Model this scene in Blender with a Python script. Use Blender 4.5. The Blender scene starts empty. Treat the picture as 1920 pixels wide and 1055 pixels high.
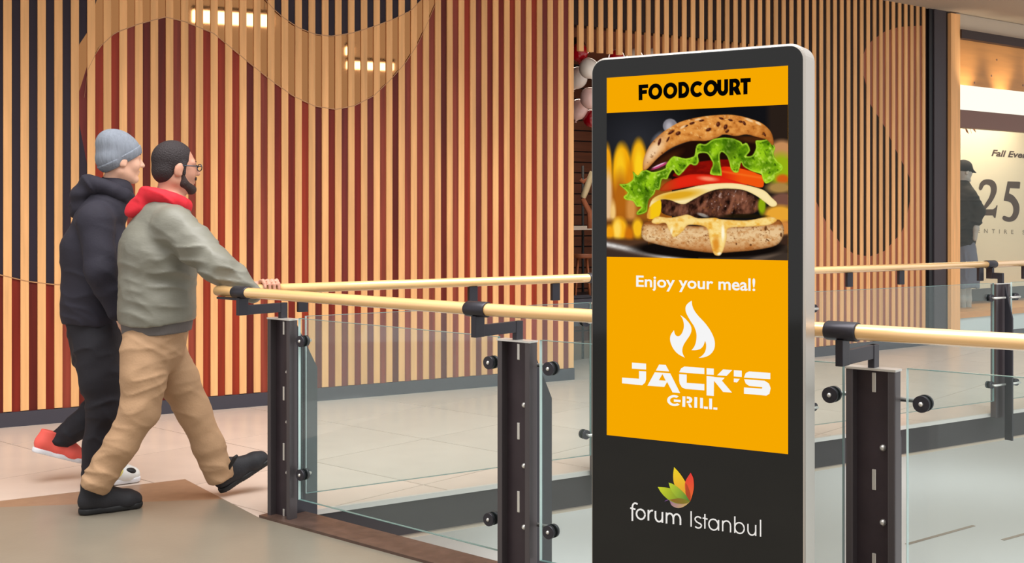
import bpy, bmesh, math, random
import numpy as np
from mathutils import Vector, Matrix
random.seed(7)
SC = bpy.context.scene
COL = SC.collection
V = Vector
# ------------------------------------------------------------------ camera
F = 2200.0; HX = 960.0; HY = 407.0; CZ = 1.43          # focal length and eye line in photo pixels, eye height in m
cam_d = bpy.data.cameras.new('camera'); cam = bpy.data.objects.new('camera', cam_d); COL.objects.link(cam)
cam_d.sensor_width = 36.0; cam_d.lens = 36.0 * F / 1920.0
cam_d.shift_y = -(527.5 - HY) / 1920.0
cam_d.clip_start = 0.05; cam_d.clip_end = 200
cam.location = (0, 0, CZ); cam.rotation_euler = (math.pi / 2, 0, 0)
SC.camera = cam
# ------------------------------------------------------------------ light
world = bpy.data.worlds.new('world'); SC.world = world; world.use_nodes = True
bg = world.node_tree.nodes['Background']
bg.inputs[0].default_value = (1.0, 0.99, 0.985, 1); bg.inputs[1].default_value = 0.88
SC.view_settings.view_transform = 'Standard'; SC.view_settings.look = 'None'
SC.view_settings.exposure = 0.0; SC.view_settings.gamma = 1.0
SC.view_settings.use_curve_mapping = False
def area(name, loc, rot, sx, sy, power, col=(1, 1, 1)):
    l = bpy.data.lights.new(name, 'AREA'); l.shape = 'RECTANGLE'; l.size = sx; l.size_y = sy
    l.energy = power; l.color = col
    o = bpy.data.objects.new(name, l); COL.objects.link(o); o.location = loc; o.rotation_euler = rot
    return o
area('skylight', (0.5, 3.2, 8.5), (math.radians(12), 0, 0), 9, 6, 1350, (1, 0.985, 0.97))
# unseen fill lights added under the slab to brighten the lower floor
for ix in range(4):
    for iy in range(4):
        area('lower_storey_fill', (-6 + ix * 7.0, 9 + iy * 6.0, -0.62), (0, 0, 0), 3.0, 3.0, 52, (0.94, 0.98, 1))
# ------------------------------------------------------------------ helpers
def W(px, py, d):
    return V(((px - HX) / F * d, d, CZ - (py - HY) / F * d))
def ray_plane(px, py, p0, n):
    dr = V(((px - HX) / F, 1.0, -(py - HY) / F))
    c = V((0, 0, CZ)); t = (p0 - c).dot(n) / dr.dot(n)
    return c + dr * t
def srgb(r, g, b):
    f = lambda c: ((c / 255.0) / 12.92) if c / 255.0 <= 0.04045 else ((c / 255.0 + 0.055) / 1.055) ** 2.4
    return (f(r), f(g), f(b))
def mesh(name, verts, faces, mat=None, parent=None, smooth=False):
    m = bpy.data.meshes.new(name); m.from_pydata([tuple(v) for v in verts], [], [tuple(f) for f in faces])
    if mat:
        for mm in (mat if isinstance(mat, (list, tuple)) else [mat]): m.materials.append(mm)
    if smooth: m.polygons.foreach_set('use_smooth', [True] * len(m.polygons))
    m.update()
    o = bpy.data.objects.new(name, m); COL.objects.link(o)
    if parent: o.parent = parent
    return o
class MB:
    """collects shapes of ONE part"""
    def __init__(s): s.v = []; s.f = []
    def add(s, vs, fs):
        b = len(s.v); s.v += [V(v) for v in vs]; s.f += [tuple(i + b for i in f) for f in fs]; return s
    def hexa(s, c):   # 8 corners: bottom 4 ccw, top 4 ccw
        return s.add(c, [(3, 2, 1, 0), (4, 5, 6, 7), (0, 1, 5, 4), (1, 2, 6, 5), (2, 3, 7, 6), (3, 0, 4, 7)])
    def box(s, c, ax, ay, az, hx, hy, hz):
        c = V(c); ax = V(ax); ay = V(ay); az = V(az)
        P = lambda i, j, k: c + ax * hx * i + ay * hy * j + az * hz * k
        return s.hexa([P(-1, -1, -1), P(1, -1, -1), P(1, 1, -1), P(-1, 1, -1), P(-1, -1, 1), P(1, -1, 1), P(1, 1, 1), P(-1, 1, 1)])
    def prism(s, pts, d):    # polygon (list of V) extruded by vector d
        n = len(pts); d = V(d)
        vs = [V(p) for p in pts] + [V(p) + d for p in pts]
        fs = [tuple(range(n - 1, -1, -1)), tuple(range(n, 2 * n))] + [(i, (i + 1) % n, n + (i + 1) % n, n + i) for i in range(n)]
        return s.add(vs, fs)
    def tube(s, pts, r, seg=10, caps=True, sx=1.0, up=None):
        pts = [V(p) for p in pts]; rings = []
        rr = r if isinstance(r, (list, tuple)) else [r] * len(pts)
        vs = []
        for i, p in enumerate(pts):
            t = (pts[min(i + 1, len(pts) - 1)] - pts[max(i - 1, 0)]).normalized()
            u = V(up) if up else (V((0, 0, 1)) if abs(t.z) < 0.95 else V((1, 0, 0)))
            a = t.cross(u).normalized(); b = a.cross(t).normalized()
            for k in range(seg):
                th = 2 * math.pi * k / seg
                vs.append(p + a * math.cos(th) * rr[i] * sx + b * math.sin(th) * rr[i])
        fs = []
        for i in range(len(pts) - 1):
            for k in range(seg):
                fs.append((i * seg + k, i * seg + (k + 1) % seg, (i + 1) * seg + (k + 1) % seg, (i + 1) * seg + k))
        if caps:
            fs.append(tuple(range(seg - 1, -1, -1))); n = (len(pts) - 1) * seg
            fs.append(tuple(range(n, n + seg)))
        return s.add(vs, fs)
    def disc(s, c, axis, r, h, seg=20):
        axis = V(axis).normalized(); return s.tube([V(c) - axis * h / 2, V(c) + axis * h / 2], r, seg)
    def build(s, name, mat, parent=None, smooth=False, bevel=0):
        o = mesh(name, s.v, s.f, mat, parent, smooth)
        bm = bmesh.new(); bm.from_mesh(o.data); bmesh.ops.recalc_face_normals(bm, faces=bm.faces)
        if bevel: bmesh.ops.bevel(bm, geom=[e for e in bm.edges if e.calc_face_angle(0) > 0.6], offset=bevel, segments=2, profile=0.6, affect='EDGES')
        bm.to_mesh(o.data); bm.free()
        if smooth and not bevel:
            o.data.polygons.foreach_set('use_smooth', [len(p.vertices) == 4 for p in o.data.polygons])
        return o
def empty(name, loc=(0, 0, 0)):
    o = bpy.data.objects.new(name, None); COL.objects.link(o); o.location = loc; o.empty_display_size = 0.1
    return o
def tag(o, label, cat, group=None):
    o['label'] = label; o['category'] = cat
    if group: o['group'] = group
    return o
def structure(o, label=None):
    o['kind'] = 'structure'
    if label: o['label'] = label
    return o
def adopt(root):
    """children were built in world space: keep them there under a root that stands at the thing's base"""
    bpy.context.view_layer.update()
    inv = Matrix.Translation(root.location).inverted()
    for o in bpy.data.objects:
        if o.parent == root: o.matrix_parent_inverse = inv
# ------------------------------------------------------------------ materials
def mat(name, col, rough=0.6, metal=0.0, spec=0.5, noise=None, bump=None, rnd=None, coat=0.0):
    """noise=(scale xyz, amount, detail) modulates colour; bump=(scale xyz, strength); rnd = per-object value spread"""
    m = bpy.data.materials.new(name); m.use_nodes = True
    nt = m.node_tree; b = nt.nodes['Principled BSDF']
    b.inputs['Base Color'].default_value = (*col, 1); b.inputs['Roughness'].default_value = rough
    b.inputs['Metallic'].default_value = metal; b.inputs['Specular IOR Level'].default_value = spec
    b.inputs['Coat Weight'].default_value = coat
    tc = nt.nodes.new('ShaderNodeTexCoord')
    def tex(scale, det):
        mp = nt.nodes.new('ShaderNodeMapping'); mp.inputs['Scale'].default_value = scale
        nt.links.new(tc.outputs['Object'], mp.inputs[0])
        oi = nt.nodes.new('ShaderNodeObjectInfo'); mu = nt.nodes.new('ShaderNodeMath'); mu.operation = 'MULTIPLY'; mu.inputs[1].default_value = 37.0
        cx = nt.nodes.new('ShaderNodeCombineXYZ'); nt.links.new(oi.outputs['Random'], mu.inputs[0])
        for i in range(3): nt.links.new(mu.outputs[0], cx.inputs[i])
        nt.links.new(cx.outputs[0], mp.inputs['Location'])
        t = nt.nodes.new('ShaderNodeTexNoise'); t.inputs['Scale'].default_value = 1.0; t.inputs['Detail'].default_value = det
        nt.links.new(mp.outputs[0], t.inputs['Vector']); return t
    cur = None
    if noise:
        t = tex(noise[0], noise[2] if len(noise) > 2 else 4)
        mr = nt.nodes.new('ShaderNodeMapRange'); mr.inputs[1].default_value = 0.25; mr.inputs[2].default_value = 0.75
        mr.inputs[3].default_value = 1 - noise[1]; mr.inputs[4].default_value = 1 + noise[1]
        nt.links.new(t.outputs['Fac'], mr.inputs[0]); cur = mr.outputs[0]
    if rnd:
        oi = nt.nodes.new('ShaderNodeObjectInfo')
        mr = nt.nodes.new('ShaderNodeMapRange'); mr.inputs[3].default_value = 1 - rnd; mr.inputs[4].default_value = 1 + rnd
        nt.links.new(oi.outputs['Random'], mr.inputs[0])
        if cur is None: cur = mr.outputs[0]
        else:
            mm = nt.nodes.new('ShaderNodeMath'); mm.operation = 'MULTIPLY'
            nt.links.new(cur, mm.inputs[0]); nt.links.new(mr.outputs[0], mm.inputs[1]); cur = mm.outputs[0]
    if cur is not None:
        vm = nt.nodes.new('ShaderNodeVectorMath'); vm.operation = 'SCALE'; vm.inputs[0].default_value = col
        nt.links.new(cur, vm.inputs['Scale']); nt.links.new(vm.outputs[0], b.inputs['Base Color'])
    if bump:
        t = tex(bump[0], 3); bp = nt.nodes.new('ShaderNodeBump'); bp.inputs['Strength'].default_value = bump[1]; bp.inputs['Distance'].default_value = 0.01
        nt.links.new(t.outputs['Fac'], bp.inputs['Height']); nt.links.new(bp.outputs[0], b.inputs['Normal'])
    return m
def emis(name, col, strength=1.0, attr=None):
    m = bpy.data.materials.new(name); m.use_nodes = True; nt = m.node_tree
    nt.nodes.remove(nt.nodes['Principled BSDF']); e = nt.nodes.new('ShaderNodeEmission')
    e.inputs[0].default_value = (*col, 1); e.inputs[1].default_value = strength
    if attr:
        a = nt.nodes.new('ShaderNodeVertexColor'); a.layer_name = attr; nt.links.new(a.outputs[0], e.inputs[0])
    nt.links.new(e.outputs[0], nt.nodes['Material Output'].inputs[0]); return m
def glass_mat(name, tint, refl=1.0):
    m = bpy.data.materials.new(name); m.use_nodes = True; nt = m.node_tree
    nt.nodes.remove(nt.nodes['Principled BSDF'])
    tr = nt.nodes.new('ShaderNodeBsdfTransparent'); tr.inputs[0].default_value = (*tint, 1)
    gl = nt.nodes.new('ShaderNodeBsdfGlossy'); gl.inputs['Roughness'].default_value = 0.03; gl.inputs[0].default_value = (0.9, 1.0, 0.97, 1)
    fr = nt.nodes.new('ShaderNodeFresnel'); fr.inputs[0].default_value = 1.5
    ge = nt.nodes.new('ShaderNodeNewGeometry'); mr = nt.nodes.new('ShaderNodeMapRange'); mr.inputs[3].default_value = 1.5; mr.inputs[4].default_value = 1 / 1.5
    nt.links.new(ge.outputs['Backfacing'], mr.inputs[0]); nt.links.new(mr.outputs[0], fr.inputs[0])
    mu = nt.nodes.new('ShaderNodeMath'); mu.operation = 'MULTIPLY'; mu.inputs[1].default_value = refl; nt.links.new(fr.outputs[0], mu.inputs[0])
    mx = nt.nodes.new('ShaderNodeMixShader'); nt.links.new(mu.outputs[0], mx.inputs[0])
    nt.links.new(tr.outputs[0], mx.inputs[1]); nt.links.new(gl.outputs[0], mx.inputs[2])
    nt.links.new(mx.outputs[0], nt.nodes['Material Output'].inputs[0]); return m
M = {}
M['slat'] = mat('oak_slat', srgb(236, 179, 120), 0.5, spec=0.3, noise=((26, 26, 1.6), 0.15, 5), rnd=0.10, bump=((40, 40, 2), 0.15))
M['slat_dim'] = M['slat']
for i, c in enumerate([(122, 36, 22), (146, 48, 26), (112, 42, 36), (138, 60, 44), (98, 31, 21)]):
    M['red%d' % i] = mat('red_stained_board', srgb(*c), 0.45, spec=0.25, noise=((30, 30, 1.1), 0.32, 5))
M['tan'] = mat('russet_board', srgb(150, 84, 58), 0.5, noise=((18, 18, 1.3), 0.2, 4))
M['dark'] = mat('charcoal_board', srgb(46, 37, 48), 0.55, spec=0.25, noise=((18, 18, 1.3), 0.12, 3))
M['umber'] = mat('umber_board', srgb(40, 22, 16), 0.55, spec=0.25, noise=((18, 18, 1.3), 0.15, 3))
M['bronze'] = mat('bronze_mirror', srgb(172, 120, 76), 0.03, metal=1.0)
M['trimline'] = mat('bronze_inlay', srgb(186, 136, 92), 0.4)
M['base'] = mat('charcoal_skirting', srgb(62, 60, 70), 0.45)
M['concrete'] = mat('polished_concrete', srgb(132, 124, 110), 0.28, noise=((2.2, 2.2, 2.2), 0.10, 8), bump=((60, 60, 60), 0.03))
M['tile'] = mat('beige_tile', srgb(212, 194, 180), 0.30, noise=((5, 5, 5), 0.05, 5), rnd=0.025)
M['browntile'] = mat('brown_border_tile', srgb(150, 118, 94), 0.35, noise=((20, 20, 20), 0.10, 5))
M['grout'] = mat('grout', srgb(178, 162, 148), 0.8)
M['lower'] = mat('white_lower_floor', srgb(226, 226, 224), 0.35, noise=((0.4, 0.4, 0.4), 0.03, 3))
M['steel'] = mat('dark_steel', srgb(66, 56, 60), 0.42, metal=0.5, noise=((9, 9, 9), 0.15, 4))
M['steel2'] = mat('charcoal_steel', srgb(60, 58, 64), 0.38, metal=0.6)
M['flange'] = mat('grey_flange', srgb(88, 82, 84), 0.35, metal=0.5)
M['paneedge_glint'] = mat('glass_edge_glint', srgb(214, 234, 230), 0.2)  # highlight put into the colour of one upright pane edge; the others stay dimmer
M['paneedge_glint2'] = mat('green_glass_edge', srgb(112, 142, 138), 0.2)
M['kerb'] = mat('rusty_brown_steel', srgb(98, 76, 66), 0.4, metal=0.3, noise=((14, 14, 14), 0.3, 5), bump=((12, 12, 12), 0.25))
M['fascia'] = mat('dark_fascia', srgb(52, 46, 48), 0.5, noise=((3, 3, 9), 0.1, 3))
M['zinc'] = mat('bright_zinc', srgb(225, 222, 215), 0.3, metal=0.7)
M['rubber'] = mat('black_rubber', srgb(24, 24, 26), 0.6)
M['railwood'] = mat('oak_handrail', srgb(246, 196, 130), 0.3, spec=0.9, noise=((3, 3, 30), 0.1, 4), coat=1.0)
M['edge'] = mat('pale_edge_trim', srgb(212, 206, 198), 0.35)
M['glass'] = glass_mat('balustrade_glass', (0.935, 0.98, 0.985))
M['shopglass'] = glass_mat('shop_glass', (0.97, 0.98, 0.97), 0.35)
M['ceil'] = mat('grey_ceiling', srgb(176, 160, 142), 0.8)
M['bulk'] = mat('pale_bulkhead', srgb(214, 198, 178), 0.8)
# ------------------------------------------------------------------ wall path (plan) and the slatted wall
PW = [V((-6.006, 6.479, 0)), V((0.49, 10.30, 0)), V((3.11, 12.0, 0)), V((4.647, 13.12, 0)), V((9.5, 16.646, 0))]
SL = [0.0]
for i in range(len(PW) - 1): SL.append(SL[-1] + (PW[i + 1] - PW[i]).length)
def wall_at(s):
    i = 0
    while i < len(PW) - 2 and s > SL[i + 1]: i += 1
    t = (PW[i + 1] - PW[i]).normalized()
    return PW[i] + t * (s - SL[i]), t, V((-t.y, t.x, 0))          # point, tangent, normal pointing AWAY from camera
def s_of_px(px):
    a = (px - HX) / F
    for i in range(len(PW) - 1):
        d = PW[i + 1] - PW[i]; den = d.x - a * d.y
        t = (a * PW[i].y - PW[i].x) / den
        if -0.001 <= t <= 1.001: return SL[i] + t * d.length
    return SL[-1]
def px_of_s(s, off=0.0):
    p, t, n = wall_at(s); p = p + n * off
    return HX + F * p.x / p.y, p.y
def z_of(py, d): return CZ - (py - HY) / F * d
def interp(c, x): return float(np.interp(x, [p[0] for p in c], [p[1] for p in c]))
CEIL = 3.77
S46 = s_of_px(46.5); S1071 = s_of_px(1071.5)
PITCH = (S1071 - S46) / 41.0
SW = 0.054; ST = 0.034
wall_root = empty('wall_back', PW[0]); structure(wall_root)
wall_root['label'] = 'long slatted oak wall with red, charcoal and mirrored bands between the slats'
SEND = s_of_px(1744)
S_OPEN0 = S1071 + SW / 2 + 0.004; S_OPEN1 = s_of_px(1497)
slat_s = []
k = -9
while True:
    s = S46 + k * PITCH
    if s > SEND - 0.02: break
    if s > 0.1: slat_s.append(s)
    k += 1
slat_mesh = {}
def slat_data(z0, z1):
    key = (round(z0, 3), round(z1, 3))
    if key not in slat_mesh:
        b = 0.003; h = SW / 2
        prof = [(-h, ST), (-h, b), (-h + b, 0), (h - b, 0), (h, b), (h, ST)]
        m = MB().prism([V((x, y, z0)) for x, y in prof], (0, 0, z1 - z0))
        o = m.build('slat', M['slat']); slat_mesh[key] = o.data; bpy.data.objects.remove(o)
    return slat_mesh[key]
for s in slat_s:
    p, t, n = wall_at(s)
    z0 = 2.90 if S_OPEN0 < s < S_OPEN1 else 0.105
    o = bpy.data.objects.new('slat', slat_data(z0, CEIL)); COL.objects.link(o); o.parent = wall_root
    o.location = p - PW[0]; o.rotation_euler = (0, 0, math.atan2(t.y, t.x))
# boundaries of the coloured bands, as heights along the wall
C_RED = [(157, 190), (165, 130), (185, 90), (215, 62), (260, 45), (310, 32), (345, 40), (400, 62), (440, 95), (470, 120), (510, 152), (550, 180), (590, 199), (630, 205), (665, 198), (700, 180), (730, 152), (760, 118), (785, 80), (805, 35), (820, 0), (840, -70)]
C_MIR = [(150, 110), (165, 60), (175, 20), (185, -5), (205, -80), (230, -400), (440, -400), (480, -60), (490, -10), (510, 14), (530, 32), (560, 52), (590, 64), (620, 68), (660, 62), (700, 50), (740, 35), (770, 20), (795, -5), (815, -60), (840, -70)]
C_DRK = [(-900, 300), (-300, 420), (-100, 490), (0, 515), (50, 527), (100, 533), (130, 534), (150, 530), (172, 515)]
C_ARCH = [(1615, 120), (1624, 90), (1636, 76), (1660, 59), (1688, 50), (1745, 47)]
C_DIAG = [(1615, 120), (1624, 150), (1632, 194), (1658, 232), (1681, 280), (1693, 303), (1705, 327), (1712, 345)]
C_LOW = [(1480, 280), (1526, 362), (1537, 389), (1551, 417), (1580, 460), (1603, 476), (1632, 481), (1660, 471), (1679, 450), (1693, 436), (1705, 398), (1712, 345)]
NB = [0]
def board(s0, s1, ya0, ya1, yb0, yb1, m):
    """recessed strip between two slats: top edge (ya0 at s0, ya1 at s1), bottom edge yb*, photo rows on the wall plane"""
    cs = []
    for s, yt, yb in ((s0, ya0, yb0), (s1, ya1, yb1)):
        p, t, n = wall_at(s); px, d = px_of_s(s)
        zt = min(CEIL, z_of(yt, d)) if yt is not None else CEIL
        zb = max(0.10, z_of(yb, d)) if yb is not None else 0.10
        cs.append((p, n, zt, zb))
    if max(c[2] - c[3] for c in cs) < 0.012: return
    lo = 0.012; hi = 0.040
    up = V((0, 0, 1)); P = lambda c, o, z: c[0] + c[1] * o + up * z
    a, b = cs
    a = (a[0], a[1], max(a[2], a[3] + 0.002), a[3]); b = (b[0], b[1], max(b[2], b[3] + 0.002), b[3])
    o = MB().hexa([P(a, lo, a[3]), P(b, lo, b[3]), P(b, hi, b[3]), P(a, hi, a[3]), P(a, lo, a[2]), P(b, lo, b[2]), P(b, hi, b[2]), P(a, hi, a[2])]).build('backing_board', m, wall_root)
    o.matrix_parent_inverse = Matrix.Translation(-PW[0])
rr = random.Random(3)
def red(): return M['red%d' % rr.randrange(5)]
for i in range(len(slat_s) - 1):
    s0 = slat_s[i] + SW / 2 - 0.002; s1 = slat_s[i + 1] - SW / 2 + 0.002
    x0 = px_of_s(s0)[0]; x1 = px_of_s(s1)[0]; xc = (x0 + x1) / 2; sc = (s0 + s1) / 2
    B = lambda c: (interp(c, x0), interp(c, x1))
    NN = (None, None)
    if sc < S_OPEN0 - 0.03:
        if xc < 152:
            d = B(C_DRK); board(s0, s1, *NN, *d, M['dark']); board(s0, s1, *d, *NN, red())
        elif xc < 172:
            board(s0, s1, *NN, 85, 60, M['dark']); board(s0, s1, 85, 60, 175, 122, M['bronze'])
            board(s0, s1, 175, 122, 225, 310, red()); board(s0, s1, 225, 310, 530, 515, M['dark']); board(s0, s1, 530, 515, *NN, red())
        elif xc < 838:
            m_ = B(C_MIR); r_ = B(C_RED)
            m_ = (min(m_[0], r_[0] - 1), min(m_[1], r_[1] - 1))
            board(s0, s1, *NN, *m_, M['dark']); board(s0, s1, *m_, *r_, M['bronze']); board(s0, s1, *r_, *NN, red())
        else: board(s0, s1, *NN, *NN, red())
    elif sc < S_OPEN1 - 0.02:
        yb = [HY - (3.13 - CZ) * F / px_of_s(s)[1] for s in (s0, s1)]
        board(s0, s1, *NN, *yb, M['umber'])
    else:
        lo_ = B(C_LOW)
        if xc < 1620:
            board(s0, s1, *NN, *lo_, M['umber']); board(s0, s1, *lo_, *NN, M['tan'])
        elif xc < 1711:
            a_ = B(C_ARCH); g_ = B(C_DIAG); g_ = (max(g_[0], a_[0]), max(g_[1], a_[1]))
            board(s0, s1, *NN, *a_, M['umber']); board(s0, s1, *a_, *g_, M['tan']); board(s0, s1, *g_, *lo_, M['umber']); board(s0, s1, *lo_, *NN, M['tan'])
        else:
            a_ = B(C_ARCH); board(s0, s1, *NN, *a_, M['umber']); board(s0, s1, *a_, *NN, M['tan'])
# solid carcass behind the boards
def wall_slab(name, s0, s1, z0, z1, o0, o1, m, parent=None, n=6):
    ss = sorted(set([s0, s1] + [x for x in SL if s0 < x < s1]))
    b = MB()
    for a, c in zip(ss[:-1], ss[1:]):
        pa, ta, na = wall_at(a + 1e-4); pc, tc_, nc = wall_at(c - 1e-4)
        up = V((0, 0, 1))
        b.hexa([pa + na * o0 + up * z0, pc + nc * o0 + up * z0, pc + nc * o1 + up * z0, pa + na * o1 + up * z0,
                pa + na * o0 + up * z1, pc + nc * o0 + up * z1, pc + nc * o1 + up * z1, pa + na * o1 + up * z1])
    o = b.build(name, m, parent)
    if parent: o.matrix_parent_inverse = Matrix.Translation(-parent.location)
    return o
wall_slab('carcass', 0.05, S_OPEN0, 0, CEIL, 0.041, 0.14, M['umber'], wall_root)
wall_slab('carcass', S_OPEN1, SEND, 0, CEIL, 0.041, 0.14, M['umber'], wall_root)
wall_slab('header', S_OPEN0, S_OPEN1, 3.13, CEIL, 0.041, 0.14, M['umber'], wall_root)
o = wall_slab('baseboard_left', 0.05, S_OPEN0, 0, 0.10, -0.004, 0.04, M['base']); structure(o)
o = wall_slab('baseboard_right', S_OPEN1, SEND, 0, 0.10, -0.004, 0.04, M['base']); structure(o)
# thin inlaid line that follows each wave across the slat faces
def inlay(curve, xa, xb):
    xs = np.linspace(xa, xb, int(abs(xb - xa) / 7) + 2); b = MB(); pts = []
    for x in xs:
        s = s_of_px(x); p, t, n = wall_at(s); d = px_of_s(s)[1]
        z = z_of(interp(curve, x), d)
        if z < CEIL - 0.01: pts.append((p - n * 0.001, n, z))
    up = V((0, 0, 1)); w = 0.0035
    for (p, n, z), (q, m_, y) in zip(pts[:-1], pts[1:]):
        b.hexa([p + up * (z - w), q + up * (y - w), q + m_ * 0.006 + up * (y - w), p + n * 0.006 + up * (z - w),
                p + up * (z + w), q + up * (y + w), q + m_ * 0.006 + up * (y + w), p + n * 0.006 + up * (z + w)])
    o = b.build('inlay_line', M['trimline'], wall_root); o.matrix_parent_inverse = Matrix.Translation(-PW[0])
inlay(C_RED, 158, 818); inlay(C_MIR, 491, 794); inlay(C_DRK, -60, 150)

# ------------------------------------------------------------------ floors, slab edges and the void
RD = V((0.755, -0.66, 0)).normalized(); FD = V((0.845, 0.535, 0)).normalized()      # near and far rail directions
RW = V((RD.y, -RD.x, 0))            # walkway side of the near rail (towards camera / left)
FW = V((-FD.y, FD.x, 0))            # walkway side of the far rail (away from camera)
PA = V((-1.08, 5.58, 0))            # corner post
def pt(px, py): 
    d = F * CZ / (py - HY); return V(((px - HX) / F * d, d, 0))
def poly_slab(name, pts, z0, z1, m, parent=None):
    o = MB().prism([V((p.x, p.y, z0)) for p in pts], (0, 0, z1 - z0)).build(name, m, parent); return o
KC = PA + RW * 0.075; NE = KC + RD * 9
FE0 = PA + FW * 0.075                 # far slab edge line
# intersection of near edge and far edge lines
def isect(p, d, q, e):
    den = d.x * e.y - d.y * e.x; w = q - p; t = (w.x * e.y - w.y * e.x) / den; return p + d * t
CN = isect(KC, RD, FE0, FD)
C1 = V((-1.786, 6.41, 0)); TP = C1.lerp(CN, 0.55); U0 = V((-7.4, 2.98, 0)); TL = V((-2.87, 5.735, 0))
floor = poly_slab('floor', [U0, TL, TP, CN, CN + RD * 10, V((8, -6, 0)), V((-9, -6, 0)), V((-9, 2.0, 0))], -0.2, 0.0, M['concrete'])
structure(floor, 'grey-brown polished concrete floor in the foreground')
o = poly_slab('border_tile', [TL, TP, C1], -0.06, 0.0, M['browntile'], floor)
# far walkway: grout bed with separate tiles
wk = [V((-9.0, 2.0, 0)), U0, TL, C1, TP, CN, CN + FD * 16, V((10.5, 17.6, 0)), V((9.0, 19.0, 0)), V((-9.0, 8.0, 0))]
walk = poly_slab('floor_walkway', wk, -0.2, -0.004, M['grout']); structure(walk, 'pale beige tiled walkway along the slatted wall')
def clip(poly, p, n):
    out = []
    for i in range(len(poly)):
        a, b = poly[i], poly[(i + 1) % len(poly)]; da = (a - p).dot(n); db = (b - p).dot(n)
        if da >= 0: out.append(a)
        if da * db < 0: out.append(a + (b - a) * (da / (da - db)))
    return out
def area2(pl): return abs(sum(a.x * b.y - a.y * b.x for a, b in zip(pl, pl[1:] + pl[:1]))) / 2
TS = 0.92; g = 0.004; NT = 0
e1 = V((RD.x, RD.y, 0)); e2 = V((-RD.y, RD.x, 0))
FN = FW; BL = (C1 - U0).normalized(); BN = V((-BL.y, BL.x, 0)); CR = (CN - C1).normalized(); CRN = V((-CR.y, CR.x, 0))
for i in range(-16, 18):
    for j in range(-8, 14):
        c = PA + e1 * (i * TS) + e2 * (j * TS)
        q = [c + e1 * g + e2 * g, c + e1 * (TS - g) + e2 * g, c + e1 * (TS - g) + e2 * (TS - g), c + e1 * g + e2 * (TS - g)]
        # pieces left of the corner are cut by the band line, pieces right of it by the far slab edge
        left = clip(clip(q, C1, BN), C1, V((-e1.x, -e1.y, 0)))
        right = clip(clip(clip(q, C1, V((e1.x, e1.y, 0))), CN, FN), C1, CRN)
        for pl in (left, right):
            if len(pl) < 3: continue
            m_ = sum(pl, V((0, 0, 0))) / len(pl)
            # stay on the camera side of the wall and inside what can be seen
            sx = s_of_px(HX + F * m_.x / m_.y) if m_.y > 1 else None
            if sx is None: continue
            wp = wall_at(sx)[0]
            if m_.y > wp.y + 1.2 or m_.x < -4.4 or m_.y < 2.5 or m_.x / m_.y > 0.52: continue
            if area2(pl) < 0.004: continue
            poly_slab('floor_tile', pl, -0.004, 0.0, M['tile'], walk); NT += 1
print('tiles', NT)
# slab edge along the far side of the void: dark fascia with a pale nosing
def along(name, p, d, L0, L1, o0, o1, z0, z1, m, parent=None):
    nrm = V((-d.y, d.x, 0)); up = V((0, 0, 1)); a = p + d * L0; b = p + d * L1
    return MB().hexa([a + nrm * o0 + up * z0, b + nrm * o0 + up * z0, b + nrm * o1 + up * z0, a + nrm * o1 + up * z0,
                      a + nrm * o0 + up * z1, b + nrm * o0 + up * z1, b + nrm * o1 + up * z1, a + nrm * o1 + up * z1]).build(name, m, parent)
LF = 15.0
o = along('trim_1', CN, FD, 0.02, LF, -0.012, 0.0, -0.19, -0.022, M['fascia']); structure(o)
o = along('trim_2', CN, FD, 0.02, LF, -0.018, 0.004, -0.022, 0.003, M['edge']); structure(o)
o = along('trim_3', CN, RD, 0.0, 9.5, 0.0, 0.19, -0.26, 0.012, M['kerb']); structure(o)
# storey below
lf = poly_slab('floor_lower', [V((-30, -5, 0)), V((40, -5, 0)), V((40, 60, 0)), V((-30, 60, 0))], -3.4, -3.3, M['lower']); structure(lf, 'white floor of the storey below, seen through the void')
lt = M['grout']
for (a, b) in (((1700, 1020), (1826, 985)), ((1880, 1012), (1960, 990))):
    pa, pb = [ray_plane(x, y, V((0, 0, -3.298)), V((0, 0, 1))) for x, y in (a, b)]
    dd = (pb - pa).normalized(); nn = V((-dd.y, dd.x, 0)) * 0.03
    MB().prism([pa - nn, pb - nn, pb + nn, pa + nn], (0, 0, 0.004)).build('floor_joint', lt, lf)
sof = poly_slab('ceiling_lower', [CN + FD * 0.1 + FW * 0.0, CN + FD * 16 + FW * 0.02, V((20, 40, 0)), V((-30, 40, 0)), V((-30, 5, 0))], -0.215, -0.19, M['bulk']); structure(sof)
wl = MB().box((5, 45, -1.9), (1, 0, 0), (0, 1, 0), (0, 0, 1), 40, 0.1, 1.4).build('wall_lower', M['bulk']); structure(wl)
# ------------------------------------------------------------------ ceiling band in front of the wall, store bulkhead
b = MB(); ss = [0.05] + SL[1:4] + [SL[4] - 0.05]
for a, c in zip(ss[:-1], ss[1:]):
    pa, ta, na = wall_at(a + 1e-4); pc, t2, nc = wall_at(c - 1e-4); up = V((0, 0, CEIL))
    b.hexa([pa - na * 2.0 + up, pc - nc * 2.0 + up, pc + nc * 0.8 + up, pa + na * 0.8 + up] + [q + up + V((0, 0, 0.15)) for q in (pa - na * 2.0, pc - nc * 2.0, pc + nc * 0.8, pa + na * 0.8)])
ceil = b.build('ceiling', M['ceil']); structure(ceil, 'grey-beige ceiling band above the wall and shop front')
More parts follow.
